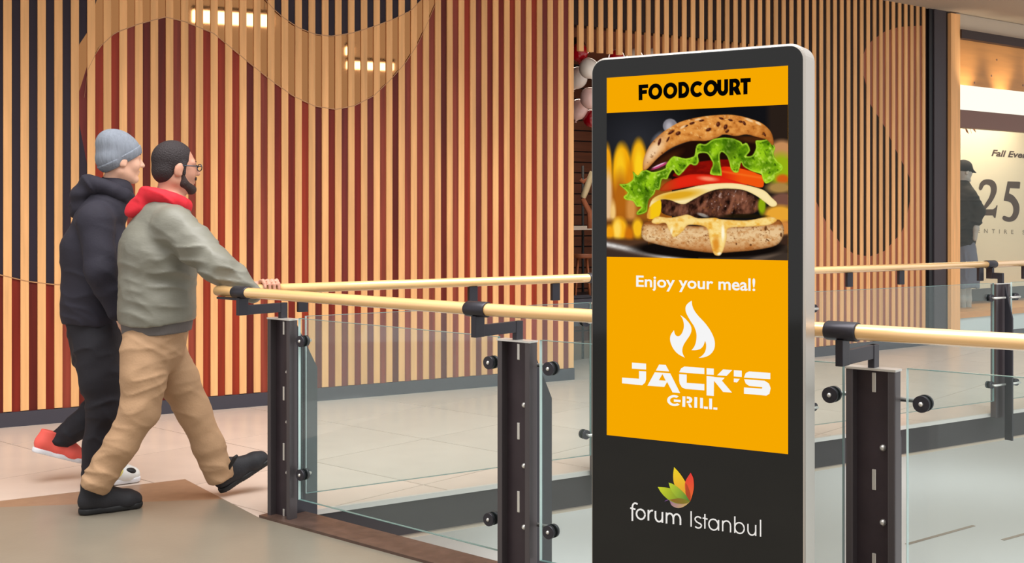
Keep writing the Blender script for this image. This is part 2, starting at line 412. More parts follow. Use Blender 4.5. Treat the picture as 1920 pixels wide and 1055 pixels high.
# ------------------------------------------------------------------ balustrades
UP = V((0, 0, 1))
PZ = 0.945; RZ = 1.085
ROFF = 0.25           # handrail stands inside the walkway, carried on L-shaped arms
def build_post(root, p, t, w, roff, zb=-0.02, fd=0.19):
    """channel post: web along the rail (t) with lipped flanges towards the walkway (w) and a deep tapered fin towards the void (-w)"""
    post = MB(); LT = 0.081
    post.box(p + UP * (PZ + zb) / 2, t, w, UP, LT - 0.02, 0.006, (PZ - zb) / 2)                    # web
    po = post.build('post', M['steel'], root)
    for sgn in (1, -1):                                                                            # lipped flanges at both ends
        MB().box(p + t * (LT - 0.012) * sgn + w * 0.016 + UP * (PZ + zb) / 2, t, w, UP, 0.012, 0.024, (PZ - zb) / 2).build('flange', M['flange'], po, bevel=0.003)
    fin = MB()
    v = -w
    fin.prism([p + v * 0.02 + UP * zb, p + v * 0.02 + UP * (PZ - 0.01), p + v * fd * 0.3 + UP * (PZ - 0.02), p + v * fd + UP * 0.70, p + v * fd + UP * (zb - 0.16), p + v * 0.02 + UP * (zb - 0.16)], t * 0.014)
    fin.build('fin_plate', M['steel2'], po)
    cap = MB().prism([p + w * 0.042 + t * 0.083 + UP * PZ, p + w * 0.042 - t * 0.083 + UP * PZ, p - w * 0.012 - t * 0.083 + UP * PZ, p - w * 0.012 + t * 0.083 + UP * PZ], UP * 0.007)
    cap.build('cap_plate', M['zinc'], po)
    for z0, z1 in ((0.872, 0.935), (0.56, 0.626), (0.275, 0.358), (0.0, 0.045)):
        MB().box(p + w * 0.006 + UP * (z0 + z1) / 2, t, w, UP, 0.0065, 0.003, (z1 - z0) / 2).build('slot_light_strip', M['zinc'], po, bevel=0.002)  # pale strip stands in for the light seen through a slot in the web
    for z in (0.698, 0.461, 0.222):
        b = MB()
        b.tube([p + w * 0.006 + t * 0.03 + UP * z, p + w * 0.012 + t * 0.03 + UP * z, p + w * 0.019 + t * 0.03 + UP * z], [0.011, 0.0105, 0.004], 10)
        b.build('bolt_head', M['zinc'], po, True)
    # arm and leg that carry the handrail
    br = MB()
    br.box(p + w * 0.012 + UP * (PZ + 0.04), t, w, UP, 0.011, 0.02, 0.04)
    br.box(p + w * roff * 0.5 + UP * (PZ + 0.058), t, w, UP, 0.009, roff * 0.5, 0.022)
    br.box(p + w * (roff) + UP * (PZ + 0.075), t, w, UP, 0.012, 0.026, 0.040)
    br.build('rail_bracket', M['steel2'], root, bevel=0.002)
    q = p + w * roff + UP * RZ
    MB().tube([q - t * 0.05, q - t * 0.045, q + t * 0.045, q + t * 0.05], [0.0275, 0.0295, 0.0295, 0.0275], 20, sx=1.22).build('rail_sleeve', M['steel2'], root, True)
    return po
def build_clamp(root, p, t, w, s, z):
    """disc clamp that grips the glass beside a post, on a rod behind the pane"""
    c = p + t * s + UP * z
    g_ = MB().disc(c + w * 0.016, w, 0.026, 0.010).disc(c - w * 0.016, w, 0.026, 0.010).build('glass_clamp', M['steel2'], root, True)
    MB().disc(c + w * 0.0093, w, 0.0265, 0.0035).disc(c - w * 0.0093, w, 0.0265, 0.0035).build('gasket', M['rubber'], g_, True)
    MB().tube([c + w * 0.021, c + w * 0.025, c + w * 0.028], [0.008, 0.007, 0.003], 10).build('bolt_head', M['zinc'], g_, True)
    sg = 1 if s > 0 else -1
    MB().tube([c - w * 0.018, c - w * 0.045, p + t * 0.03 * sg - w * 0.045 + UP * z], [0.007, 0.008, 0.008], 8).build('rod', M['zinc'], g_, True)
def pane(root, a, b, w, z0=0.105, z1=0.955):
    d = (b - a).normalized()
    gp = MB().prism([a + UP * z0 - w * 0.006, b + UP * z0 - w * 0.006, b + UP * z1 - w * 0.006, a + UP * z1 - w * 0.006], w * 0.012).build('glass_pane', M['glass'], root)
    pane_edges(gp, a, b, w, z0, z1)
def pane_edges(gp, a, b, w, z0=0.105, z1=0.955):
    d = (b - a).normalized(); zc = (z0 + z1) / 2; L = (b - a).length / 2
    for c_, hx, hz, m_ in ((a + UP * zc, 0.0015, (z1 - z0) / 2, 'paneedge_glint'), (b + UP * zc, 0.0015, (z1 - z0) / 2, 'paneedge_glint2'), ((a + b) / 2 + UP * z1, L, 0.001, 'paneedge_glint2'), ((a + b) / 2 + UP * z0, L, 0.001, 'paneedge_glint2')):
        MB().box(c_, d, w, UP, hx, 0.0063, hz).build('pane_edge', M[m_], gp)
QC = isect(PA + RW * ROFF, RD, PA + FW * 0.10, FD)            # the two handrails meet in a pointed corner
PBn = V((0.03, 4.60, 0)); PCn = V((1.16, 3.75, 0)); PDn = PCn + (PCn - PBn).normalized() * 1.42
RT = (PCn - PA).normalized(); RN = V((RT.y, -RT.x, 0))
# --- near balustrade
nr = empty('balustrade', (0.03, 4.6, 0))
tag(nr, 'glass balustrade with oak handrail in front, running behind the advertising kiosk', 'railing')
posts = [PA, PBn, PCn, PDn]
for i, p in enumerate(posts):
    build_post(nr, p, RT, RN, ROFF)
    for z in (0.85, 0.225):
        if i: build_clamp(nr, p, RT, RN, -0.145, z)
        if i < 3: build_clamp(nr, p, RT, RN, 0.155 if i else 0.13, z)
for a, b in zip(posts[:-1], posts[1:]):
    pane(nr, a + RT * 0.105, b - RT * 0.105, RN)
def rail(name, pts, root, r=0.024, sx=1.25):
    return MB().tube(pts, r, 18, sx=sx).build(name, M['railwood'], root, True)
e_ = PDn + RT * 0.6 + RN * ROFF
rail('handrail', [QC + UP * RZ, PA + RN * ROFF + UP * RZ, PBn + RN * ROFF + UP * RZ, PCn + RN * ROFF + UP * RZ, e_ + UP * RZ], nr)
MB().box(QC.lerp(PA + RN * ROFF, 0.55) + UP * (RZ - 0.032), RT, RN, UP, 0.09, 0.016, 0.005).build('flat_bar', M['steel2'], nr)
adopt(nr)
# --- far balustrade
fr_ = empty('balustrade', PA + FD * 2.7); 
tag(fr_, 'far glass balustrade with oak handrail along the tiled walkway across the void', 'railing')
FO = 0.10
fp = [PA + FD * t for t in (1.9, 3.4, 5.49, 6.95)]
for p in fp:
    build_post(fr_, p, FD, FW, FO, fd=0.08)
    for z in (0.85, 0.225):
        for s in (-0.145, 0.145): build_clamp(fr_, p, FD, FW, s, z)
fa = [PA + FD * 0.0] + fp
for a, b in zip(fa[:-1], fa[1:]): pane(fr_, a + FD * 0.105, b - FD * 0.105, FW)
rail('handrail', [QC + UP * RZ, PA + FD * 3 + FW * FO + UP * RZ, fp[-1] + FD * 0.5 + FW * FO + UP * RZ], fr_)
for x in (567, 886, 1041, 1592, 1689, 1838, 1921):
    a_ = (x - HX) / F; q = PA + FW * FO; t_ = (a_ * q.y - q.x) / (FD.x - a_ * FD.y)
    MB().box(q + FD * t_ + UP * (RZ - 0.07), FD, FW, UP, 0.026, 0.012, 0.048).build('hanger_plate', M['steel2'], fr_, bevel=0.004)
adopt(fr_)
# ------------------------------------------------------------------ advertising kiosk
SH = 1.08
KL = W(1138, HY, F * SH / 669.0); KR = W(1478, HY, F * SH / 728.0); KL.z = KR.z = 0
KT = (KR - KL).normalized(); KN = V((KT.y, -KT.x, 0))          # KN points to the viewer
def kp(px, py, off=0.0):
    q = ray_plane(px, py, KL, KN); return q + KN * off
kz_top = 1.91
k0 = kp(1109, 400); k1 = kp(1506, 400)
kw = (V((k1.x, k1.y, 0)) - V((k0.x, k0.y, 0))).length; kc = (V((k0.x, k0.y, 0)) + V((k1.x, k1.y, 0))) / 2
kiosk = empty('advertising_kiosk', kc - KN * 0.045)
tag(kiosk, 'tall black digital advertising kiosk with silver edge showing a burger advert', 'kiosk')
M['silver'] = mat('brushed_silver', srgb(206, 198, 188), 0.28, metal=0.75)
M['kglass'] = mat('black_kiosk_glass', srgb(17, 17, 16), 0.06, spec=0.45)
def rrect(hw, z0, z1, r, n=8, rb=0.02):
    out = []
    for cx, cz, a0, rad in ((hw - r, z1 - r, 0, r), (-hw + r, z1 - r, 90, r), (-hw + rb, z0 + rb, 180, rb), (hw - rb, z0 + rb, 270, rb)):
        for i in range(n + 1):
            a = math.radians(a0 + 90.0 * i / n); out.append((cx + rad * math.cos(a), cz + rad * math.sin(a)))
    return out
def kslab(name, hw, z0, z1, r, f0, f1, m, ch=0.0, rb=0.02):
    """rounded slab between offsets f1 (back) and f0 (front) along KN, front edge chamfered by ch"""
    b = MB(); rings = []
    spec = [(0, f1)] + ([(0, f0 - ch), (ch * 0.35, f0 - ch * 0.3), (ch, f0)] if ch else [(0, f0)])
    n = None
    for ins, off in spec:
        pr = rrect(hw - ins, z0 + ins, z1 - ins, max(r - ins, 0.003), 8, max(rb - ins, 0.002)); n = len(pr)
        rings.append([kc + KT * x + UP * z + KN * off for x, z in pr])
    vs = [v for r_ in rings for v in r_]; fs = []
    for i in range(len(rings) - 1):
        for k in range(n): fs.append((i * n + k, i * n + (k + 1) % n, (i + 1) * n + (k + 1) % n, (i + 1) * n + k))
    fs.append(tuple(range(n - 1, -1, -1))); fs.append(tuple(range((len(rings) - 1) * n, len(rings) * n)))
    return b.add(vs, fs).build(name, m, kiosk)
hw = kw / 2 + 0.004
kslab('casing', hw, 0.03, kz_top + 0.004, 0.045, -0.004, -0.095, M['silver'], 0.008)
kslab('glass_front', hw - 0.006, 0.035, kz_top - 0.003, 0.040, 0.0, -0.006, M['kglass'], 0.002)
MB().box(kc - KN * 0.05 + UP * 0.012, KT, KN, UP, hw + 0.05, 0.2, 0.012).build('foot_plate', M['steel2'], kiosk, bevel=0.003)
MB().box(kc - KN * 0.05 + UP * 0.03, KT, KN, UP, hw - 0.03, 0.03, 0.02).build('foot_riser', M['silver'], kiosk)
# ---- the screen: orange field, burger picture, lettering
def px_poly(name, px_pts, off, m, parent):
    return mesh(name, [kp(x, y, off) for x, y in px_pts], [tuple(range(len(px_pts) - 1, -1, -1))], m, parent)
M['orange'] = emis('screen_orange', srgb(246, 168, 0)); M['white'] = emis('screen_white', srgb(245, 245, 245)); M['ink'] = emis('screen_black', srgb(4, 4, 4))
scr = px_poly('screen', [(1138, 146), (1478, 123), (1478, 851), (1138, 815)], 0.0012, M['orange'], kiosk)
scr['label'] = 'bright orange screen with burger picture and lettering'
def tri_fill(name, polys, off, m, parent, conv):
    """flat print made of one or more outlines (holes as further outlines of the same group), filled"""
    bm = bmesh.new()
    for group in polys:
        es = []
        for ring in group:
            vs = [bm.verts.new(tuple(conv(x, y, off))) for x, y in ring]
            es += [bm.edges.new((vs[i], vs[(i + 1) % len(vs)])) for i in range(len(vs))]
        bmesh.ops.triangle_fill(bm, use_beauty=True, use_dissolve=False, edges=es)
    me = bpy.data.meshes.new(name); bm.to_mesh(me); bm.free(); me.materials.append(m)
    o = bpy.data.objects.new(name, me); COL.objects.link(o); o.parent = parent
    return o
def Z(ox, oy, sc): return lambda pts: [(ox + x / sc, oy + y / sc) for x, y in pts]
def smooth(pts, n=6, closed=True):
    out = []; N = len(pts)
    for i in range(N if closed else N - 1):
        if closed: p0, p1, p2, p3 = pts[(i - 1) % N], pts[i], pts[(i + 1) % N], pts[(i + 2) % N]
        else: p0, p1, p2, p3 = pts[max(i - 1, 0)], pts[i], pts[i + 1], pts[min(i + 2, N - 1)]
        for k in range(n):
            t = k / n
            out.append(tuple(0.5 * (2 * b + (c - a) * t + (2 * a - 5 * b + 4 * c - d) * t * t + (3 * b - a - 3 * c + d) * t ** 3) for a, b, c, d in zip(p0, p1, p2, p3)))
    if not closed: out.append(pts[-1])
    return out
def ell(cx, cy, rx, ry, a0=0, a1=360, n=28, shear=0.0):
    full = abs(a1 - a0) >= 360; m = n if full else n + 1
    out = []
    for i in range(m):
        a = math.radians(a0 + (a1 - a0) * i / n); x = cx + rx * math.cos(a); y = cy - ry * math.sin(a)
        out.append((x, y + shear * (x - cx)))
    return out
# FOODCOURT: heavy geometric capitals
zf = Z(1170, 130, 7.111); sh = -0.085
def ring_(cx, cy, rx, ry, ix, iy): return [zf(ell(cx, cy, rx, ry, shear=sh)), zf(ell(cx, cy, ix, iy, shear=sh))]
FC = [[zf([(198, 207), (325, 199), (327, 250), (248, 255), (248, 278), (310, 274), (310, 326), (249, 331), (250, 410), (200, 413)])],
      ring_(421, 297, 93, 107, 43, 53), ring_(621, 284, 94, 108, 43, 52),
      [zf([(728, 173), (790, 166)] + ell(790, 274, 84, 108, 90, -90, 20) + [(730, 386)]), zf([(778, 222)] + ell(782, 272, 44, 50, 80, -80, 14) + [(778, 325)])],
      [zf(ell(980, 264, 92, 107, 40, 318, 34, sh) + ell(982, 264, 44, 52, 316, 42, 24, sh))],
      ring_(1160, 252, 96, 110, 42, 52),
      [zf([(1246, 140), (1300, 136), (1300, 268)] + ell(1320, 268, 20, 24, 180, 360, 10) + [(1340, 133), (1392, 130), (1392, 268)] + ell(1320, 268, 73, 86, 0, -180, 24) + [])],
      [zf([(1408, 130), (1490, 124)] + ell(1490, 190, 60, 66, 80, -50, 14) + [(1566, 336), (1504, 341), (1464, 282), (1464, 345), (1408, 348)]), zf([(1462, 178)] + ell(1474, 205, 24, 26, 80, -80, 10) + [(1462, 236)])],
      [zf([(1556, 122), (1694, 114), (1694, 170), (1650, 173), (1650, 332), (1595, 336), (1595, 177), (1556, 180)])]]
for i, grp in enumerate(FC):
    tri_fill('headline_letter', [grp], 0.0020 + 0.00004 * i, M['ink'], scr, kp)
# flame
zl = Z(1160, 500, 5.86)
fl1 = smooth([(805, 372), (770, 395), (742, 430), (738, 475), (752, 520), (790, 590), (830, 650), (855, 720), (858, 780), (848, 840), (828, 885), (803, 914)], 5, False)[:-1] + \
      smooth([(803, 914), (850, 914), (900, 900), (930, 870), (945, 835), (952, 810)], 5, False)[:-1] + \
      smooth([(952, 810), (964, 850), (962, 900), (945, 945), (915, 978), (882, 1000)], 5, False)[:-1] + \
      smooth([(882, 1000), (950, 990), (1010, 960), (1050, 905), (1060, 840), (1045, 770), (1005, 690), (950, 615), (880, 540), (835, 480), (812, 425), (805, 372)], 5, False)[:-1]
fl2 = smooth([(680, 530), (705, 570), (718, 620), (718, 670), (700, 725), (675, 755), (650, 762), (628, 748), (616, 722), (612, 695)], 5, False)[:-1] + \
      smooth([(612, 695), (582, 735), (568, 780), (575, 835), (605, 900), (655, 955), (730, 997)], 5, False)[:-1] + \
      smooth([(730, 997), (708, 955), (702, 910), (715, 860), (745, 810), (785, 750), (803, 695), (792, 640), (750, 585), (715, 553), (680, 530)], 5, False)[:-1]
tri_fill('flame_emblem', [[zl(fl1)], [zl(fl2)]], 0.0021, M['white'], scr, kp)
# JACK'S GRILL stencil capitals
zj = Z(1150, 670, 6.194)
def arcq(cx, cy, rx, ry, a0, a1, n=8): return ell(cx, cy, rx, ry, a0, a1, n)
JK = [[(220, 58), (384, 70), (384, 138), (220, 128)], [(302, 156), (384, 160), (384, 250), (372, 290), (338, 320), (105, 298), (105, 232), (302, 245)],
      [(535, 80), (612, 85), (652, 160), (497, 150)],
      [(1060, 120), (1060, 192), (768, 170), (790, 125), (828, 103)], [(768, 192), (855, 197), (855, 292), (1060, 307), (1060, 380), (840, 363), (800, 345), (775, 305), (768, 270)],
      [(1086, 122), (1170, 128), (1170, 200), (1086, 196)], [(1086, 214), (1170, 222), (1180, 225), (1296, 234), (1264, 268), (1382, 406), (1278, 398), (1172, 268), (1170, 444), (1086, 438)], [(1278, 136), (1384, 144), (1318, 212), (1208, 205)],
      [(1402, 146), (1494, 152), (1494, 224), (1402, 218)], [(1402, 242), (1472, 246), (1440, 288), (1402, 284)],
      [(1826, 178), (1826, 250), (1520, 232), (1540, 180), (1580, 160)], [(1522, 250), (1760, 268), (1810, 300), (1830, 355), (1815, 420), (1780, 441), (1520, 418), (1520, 346), (1725, 360), (1736, 351), (1725, 342), (1580, 328), (1540, 300)],
      # GRILL
      [(806, 448), (840, 450), (838, 572), (804, 569)], [(944, 458), (978, 460), (976, 584), (943, 581)], [(1010, 465), (1044, 467), (1044, 590), (1010, 587)], [(1056, 566), (1102, 570), (1100, 597), (1054, 591)],
      [(1116, 474), (1150, 476), (1150, 600), (1116, 597)], [(1166, 576), (1212, 580), (1210, 607), (1164, 601)],
      [(706, 484), (786, 490), (784, 517), (706, 512)], [(868, 536), (896, 538), (920, 580), (888, 578)],
      [(856, 450), (890, 454), (912, 466), (922, 490), (912, 516), (886, 530), (856, 526), (856, 502), (878, 503), (888, 491), (878, 478), (856, 476)]]
jk = [[zj(p)] for p in JK]
jk.append([zj([(485, 170), (664, 182), (780, 412), (692, 404), (628, 282), (595, 340), (400, 325)]), zj([(574, 190), (612, 268), (532, 262)])])
jk.append([zj(ell(712, 498, 84, 64, 52, 318, 26, 0.05) + ell(712, 498, 50, 38, 312, 60, 20, 0.05))])
tri_fill('shop_lettering', jk, 0.0021, M['white'], scr, kp)
# line of sans-serif text, fitted between its two ends
def text_flat(name, body, quad, off, m, parent, conv, bold=0.0, shear=0.0, spacing=1.0):
    """quad: photo points of (left baseline, right baseline, right cap, left cap)"""
    cu = bpy.data.curves.new(name, 'FONT'); cu.body = body; cu.fill_mode = 'FRONT'; cu.offset = bold; cu.shear = shear; cu.space_character = spacing; cu.resolution_u = 3
    ob = bpy.data.objects.new(name, cu); COL.objects.link(ob)
    bpy.context.view_layer.update(); dg = bpy.context.evaluated_depsgraph_get()
    me = bpy.data.meshes.new_from_object(ob.evaluated_get(dg)); bpy.data.objects.remove(ob); bpy.data.curves.remove(cu)
    me.name = name
    xs = [v.co.x for v in me.vertices]; x0, x1 = min(xs), max(xs); CH = 0.729
    (ax, ay), (bx, by), (cx, cy), (dx, dy) = quad
    for v in me.vertices:
        u = (v.co.x - x0) / (x1 - x0); w = v.co.y / CH
        X = (ax * (1 - u) + bx * u) * (1 - w) + (dx * (1 - u) + cx * u) * w
        Y = (ay * (1 - u) + by * u) * (1 - w) + (dy * (1 - u) + cy * u) * w
        v.co = conv(X, Y, off)
    me.materials.clear(); me.materials.append(m)
    o = bpy.data.objects.new(name, me); COL.objects.link(o); o.parent = parent
    return o
text_flat('slogan_lettering', 'Enjoy your meal!', [(1193.3, 536.5), (1416.5, 544.8), (1416.5, 521.0), (1193.3, 515.2)], 0.0021, M['white'], scr, kp, bold=0.018)
# thin rounded lettering below the screen, drawn as strokes
zm = Z(1160, 860, 6.593)
def stroke(pts, w):
    L = []; R = []
    for i, (x, y) in enumerate(pts):
        a = pts[max(i - 1, 0)]; b = pts[min(i + 1, len(pts) - 1)]; dx, dy = b[0] - a[0], b[1] - a[1]; l = math.hypot(dx, dy) or 1
        L.append((x - dy / l * w / 2, y + dx / l * w / 2)); R.append((x + dy / l * w / 2, y - dx / l * w / 2))
    return L, R
def strokes(name, lines, off, m, parent, conv):
    vs = []; fs = []
    for k, (pts, w) in enumerate(lines):
        L, R = stroke(pts, w); b = len(vs); n = len(L)
        vs += [conv(*p, off + 0.00002 * k) for p in L] + [conv(*p, off + 0.00002 * k) for p in R]
        fs += [(b + i, b + i + 1, b + n + i + 1, b + n + i) for i in range(n - 1)]
    return mesh(name, vs, fs, m, parent)
M['print'] = mat('white_print', srgb(248, 248, 248), 0.5); M['print'].node_tree.nodes['Principled BSDF'].inputs['Emission Color'].default_value = (1, 1, 1, 1)
wB = 21 / 6.593; wT = 17 / 6.593; sl = 0.135
E = lambda cx, cy, rx, ry, a0, a1, n=20: ell(cx, cy, rx, ry, a0, a1, n, sl)
def closed(cx, cy, rx, ry): p = ell(cx, cy, rx, ry, 0, 360, 32, sl); return p + p[:2]
ft = [([(238, 556)] + ell(205, 590, 32, 44, 80, 170, 8) + [(172, 600), (172, 765)], wB), ([(146, 604), (210, 622)], wB),
      (closed(275, 682, 52, 60), wB), ([(370, 628), (370, 760)], wB), (ell(415, 695, 45, 58, 175, 75, 10, 0), wB),
      ([(457, 640), (457, 715)] + ell(500, 715, 43, 58, 190, 350, 16, 0.1) + [(543, 725), (543, 655)], wB), ([(543, 655), (543, 788)], wB),
      ([(594, 660), (594, 796)], wB), (ell(636, 728, 42, 56, 180, 0, 14, 0.12) + [(679, 735), (679, 803)], wB), (ell(722, 738, 43, 56, 180, 0, 14, 0.12) + [(766, 745), (766, 816)], wB),
      ([(898, 644), (898, 836)], wT), ([(1018, 735)] + ell(985, 745, 38, 32, 30, 200, 12, 0.1) + [(965, 775), (1010, 800)] + ell(984, 818, 40, 34, 20, -150, 14, 0.1), wT),
      ([(1068, 680), (1068, 860)], wT), ([(1040, 728), (1102, 742)], wT), (closed(1175, 810, 58, 66), wT), ([(1237, 752), (1237, 884)], wT),
      ([(1288, 760), (1288, 892)], wT), (ell(1337, 822, 48, 58, 180, 0, 16, 0.1) + [(1385, 830), (1385, 906)], wT),
      ([(1438, 708), (1438, 912)], wT), (closed(1496, 852, 58, 66), wT),
      ([(1600, 800), (1600, 875)] + ell(1648, 878, 48, 62, 185, 355, 16, 0.1) + [(1696, 885), (1696, 815)], wT), ([(1696, 815), (1696, 950)], wT), ([(1756, 750), (1756, 958)], wT)]
GL = [(0, 2), (2, 3), (3, 5), (5, 7), (7, 10), (10, 11), (11, 12), (12, 14), (14, 16), (16, 18), (18, 20), (20, 22), (22, 23)]
for a_, b_ in GL: strokes('mall_letter', [(zm(p), w) for p, w in ft[a_:b_]], 0.0014, M['print'], kiosk, kp)
# flower emblem: six petals, colours shaded along each petal
def vcol_mesh(name, verts, faces, cols, m, parent):
    o = mesh(name, verts, faces, m, parent); a = o.data.color_attributes.new('Col', 'FLOAT_COLOR', 'POINT')
    a.data.foreach_set('color', np.array([(*c, 1) for c in cols], dtype=np.float32).ravel()); return o
M['petal'] = mat('printed_petal', (1, 1, 1), 0.5)
_n = M['petal'].node_tree; _a = _n.nodes.new('ShaderNodeVertexColor'); _a.layer_name = 'Col'
_n.links.new(_a.outputs[0], _n.nodes['Principled BSDF'].inputs['Base Color'])
base = (888, 522)
def petal(side_a, side_b, tip, c_tip, c_base, off):
    A = smooth([tip] + side_a + [base], 6, False); Bq = smooth([tip] + side_b + [base], 6, False)
    n = min(len(A), len(Bq)); rs = lambda P: [P[int(i * (len(P) - 1) / (n - 1))] for i in range(n)]
    A = zm(rs(A)); Bq = zm(rs(Bq)); vs = []; cs = []; fs = []
    for i in range(n):
        t = i / (n - 1); col = tuple(a * (1 - t) + b * t for a, b in zip(srgb(*c_tip), srgb(*c_base)))
        vs += [kp(*A[i], off), kp(*Bq[i], off)]; cs += [col, col]
        if i: fs.append((2 * i - 2, 2 * i - 1, 2 * i + 1, 2 * i))
    vcol_mesh('petal_print', vs, fs, cs, M['petal'], kiosk)
petal([(620, 500), (660, 575), (740, 606), (820, 580)], [(640, 500), (740, 482), (830, 500)], (565, 525), (120, 60, 170), (225, 190, 90), 0.0013)
petal([(540, 430), (630, 510), (740, 550)], [(580, 352), (680, 372), (790, 430)], (485, 345), (215, 225, 30), (60, 120, 20), 0.0014)
petal([(676, 200), (690, 310), (760, 420)], [(760, 180), (830, 290), (860, 400)], (688, 100), (250, 225, 0), (235, 140, 40), 0.0015)
petal([(830, 270), (822, 360), (850, 440)], [(925, 240), (932, 350), (915, 440)], (893, 168), (235, 40, 45), (240, 110, 30), 0.0016)
petal([(650, 380), (720, 470), (810, 505)], [(680, 312), (760, 370), (830, 440)], (620, 292), (205, 225, 40), (0, 110, 40), 0.0017)
petal([(830, 330), (830, 420), (862, 490)], [(855, 330), (882, 400), (892, 460)], (828, 292), (190, 70, 20), (170, 60, 15), 0.0018)
petal([(700, 535), (770, 552), (840, 545)], [(690, 492), (760, 484), (830, 500)], (630, 503), (150, 95, 20), (120, 130, 20), 0.0019)
# ---- burger picture shown on the screen: a fine mesh whose points carry the picture's colours
NX, NY = 342, 286
gu, gv = np.meshgrid(np.linspace(0, 1, NX), np.linspace(0, 1, NY))
PX = 1138 + 340 * gu; PY = (212 - 16 * gu) * (1 - gv) + (481 + 7 * gu) * gv
rng = np.random.RandomState(5)
def vnoise(x, y, seed):
    tab = np.random.RandomState(seed).rand(256, 256)
    xi = np.floor(x).astype(int); yi = np.floor(y).astype(int); fx = x - xi; fy = y - yi
    fx = fx * fx * (3 - 2 * fx); fy = fy * fy * (3 - 2 * fy)
    g_ = lambda a, b: tab[a % 256, b % 256]
    return (g_(xi, yi) * (1 - fx) + g_(xi + 1, yi) * fx) * (1 - fy) + (g_(xi, yi + 1) * (1 - fx) + g_(xi + 1, yi + 1) * fx) * fy
def fbm(sx, sy, seed, oct=3, ang=0.0):
    ca, sa = math.cos(ang), math.sin(ang); x = PX * ca + PY * sa; y = -PX * sa + PY * ca
    t = 0; a = 0.5; n = 0
    for o_ in range(oct):
        t = t + a * vnoise(x / sx * 2 ** o_, y / sy * 2 ** o_, seed + o_); n += a; a *= 0.55
    return t / n
def sdist(poly):
    P = np.array(poly, dtype=float); Q = np.roll(P, -1, axis=0)
    d2 = np.full(PX.shape, 1e9); inside = np.zeros(PX.shape, bool)
    for (ax, ay), (bx, by) in zip(P, Q):
        ex, ey = bx - ax, by - ay; L = ex * ex + ey * ey + 1e-9
        t = np.clip(((PX - ax) * ex + (PY - ay) * ey) / L, 0, 1)
        d2 = np.minimum(d2, (PX - ax - t * ex) ** 2 + (PY - ay - t * ey) ** 2)
        if ay != by:
            c = ((ay > PY) != (by > PY)) & (PX < (bx - ax) * (PY - ay) / (by - ay) + ax); inside ^= c
    d = np.sqrt(d2); return np.where(inside, d, -d)
IMG = np.zeros(PX.shape + (3,))
def col(*c): return np.array(c, dtype=float)
def over(mask, c):
    global IMG
    c = np.asarray(c, dtype=float)
    IMG = IMG * (1 - mask[..., None]) + c * mask[..., None]
def edge(sd, soft=1.0): return np.clip(sd / soft + 0.5, 0, 1)
def blob(cx, cy, rx, ry, soft=0.35, ang=0.0):
    ca, sa = math.cos(ang), math.sin(ang); x = (PX - cx) * ca + (PY - cy) * sa; y = -(PX - cx) * sa + (PY - cy) * ca
    r = np.sqrt((x / rx) ** 2 + (y / ry) ** 2); return np.clip((1 + soft / 2 - r) / soft, 0, 1)
def mix(a, b, t): return a * (1 - t)[..., None] + b * t[..., None]
def full(c): return np.ones(PX.shape + (1,)) * col(*c)
# backdrop
IMG[:] = col(14, 14, 16)
over(blob(1195, 262, 75, 60, 1.6) * 0.8, (46, 47, 53)); over(blob(1440, 215, 60, 40, 1.6) * 0.5, (22, 22, 26))
over(edge(PY - 330, 30) * (PX < 1260), (150, 84, 22))
over(blob(1139, 320, 9, 48, 0.4), (238, 160, 22)); over(blob(1167, 322, 18, 52, 0.35), (240, 166, 12)); over(blob(1163, 318, 9, 38, 0.9), (250, 196, 30))
over(blob(1198, 312, 16, 50, 0.35), (232, 160, 16)); over(blob(1198, 315, 9, 40, 0.9), (252, 205, 30)); over(blob(1182, 335, 7, 30, 0.9) * 0.8, (214, 128, 14))
over(blob(1141, 372, 8, 50, 0.6), (226, 186, 140)); over(blob(1164, 372, 14, 44, 0.9), (176, 98, 20)); over(blob(1184, 392, 9, 34, 0.9), (208, 140, 66)); over(blob(1150, 398, 5, 20, 0.9), (240, 196, 120))
over(edge(PY - 412, 10) * (PX < 1215), (112, 66, 24))
over(blob(1162, 430, 15, 22, 0.5), (247, 178, 28)); over(blob(1158, 430, 7, 18, 0.9), (255, 214, 90)); over(blob(1143, 436, 8, 14, 0.6), (240, 160, 20)); over(blob(1196, 428, 10, 18, 0.6), (245, 186, 30)); over(blob(1180, 440, 8, 16, 0.8), (200, 110, 14))
over(edge(PY - (446 + (PX - 1138) * 0.05), 8) * (PX < 1215), (80, 52, 34))
# second burger far behind on the right
over(edge(PX - 1440, 12), (40, 30, 24)); over(blob(1466, 283, 24, 20, 0.5), (196, 138, 88)); over(edge(PX - 1438, 14) * edge(PY - 262, 18) * 0.0, (0, 0, 0))
over(blob(1464, 318, 26, 30, 0.6), (150, 176, 20)); over(blob(1468, 336, 12, 9, 0.6), (206, 92, 22)); over(blob(1462, 352, 24, 10, 0.7), (168, 130, 70)); over(blob(1470, 375, 24, 13, 0.4), (118, 78, 64))
over(blob(1462, 402, 30, 17, 0.5), (232, 164, 50)); over(blob(1472, 428, 14, 14, 0.6), (206, 132, 62)); over(blob(1476, 450, 14, 10, 0.6), (60, 40, 30))
over(blob(1257, 236, 13.5, 13.5, 0.15) * 0.85, (150, 146, 152)); over(blob(1255, 238, 6, 9, 0.9) * 0.8, (190, 184, 190)); over(blob(1233, 258, 14, 6, 0.8, -0.8) * 0.6, (120, 122, 132))
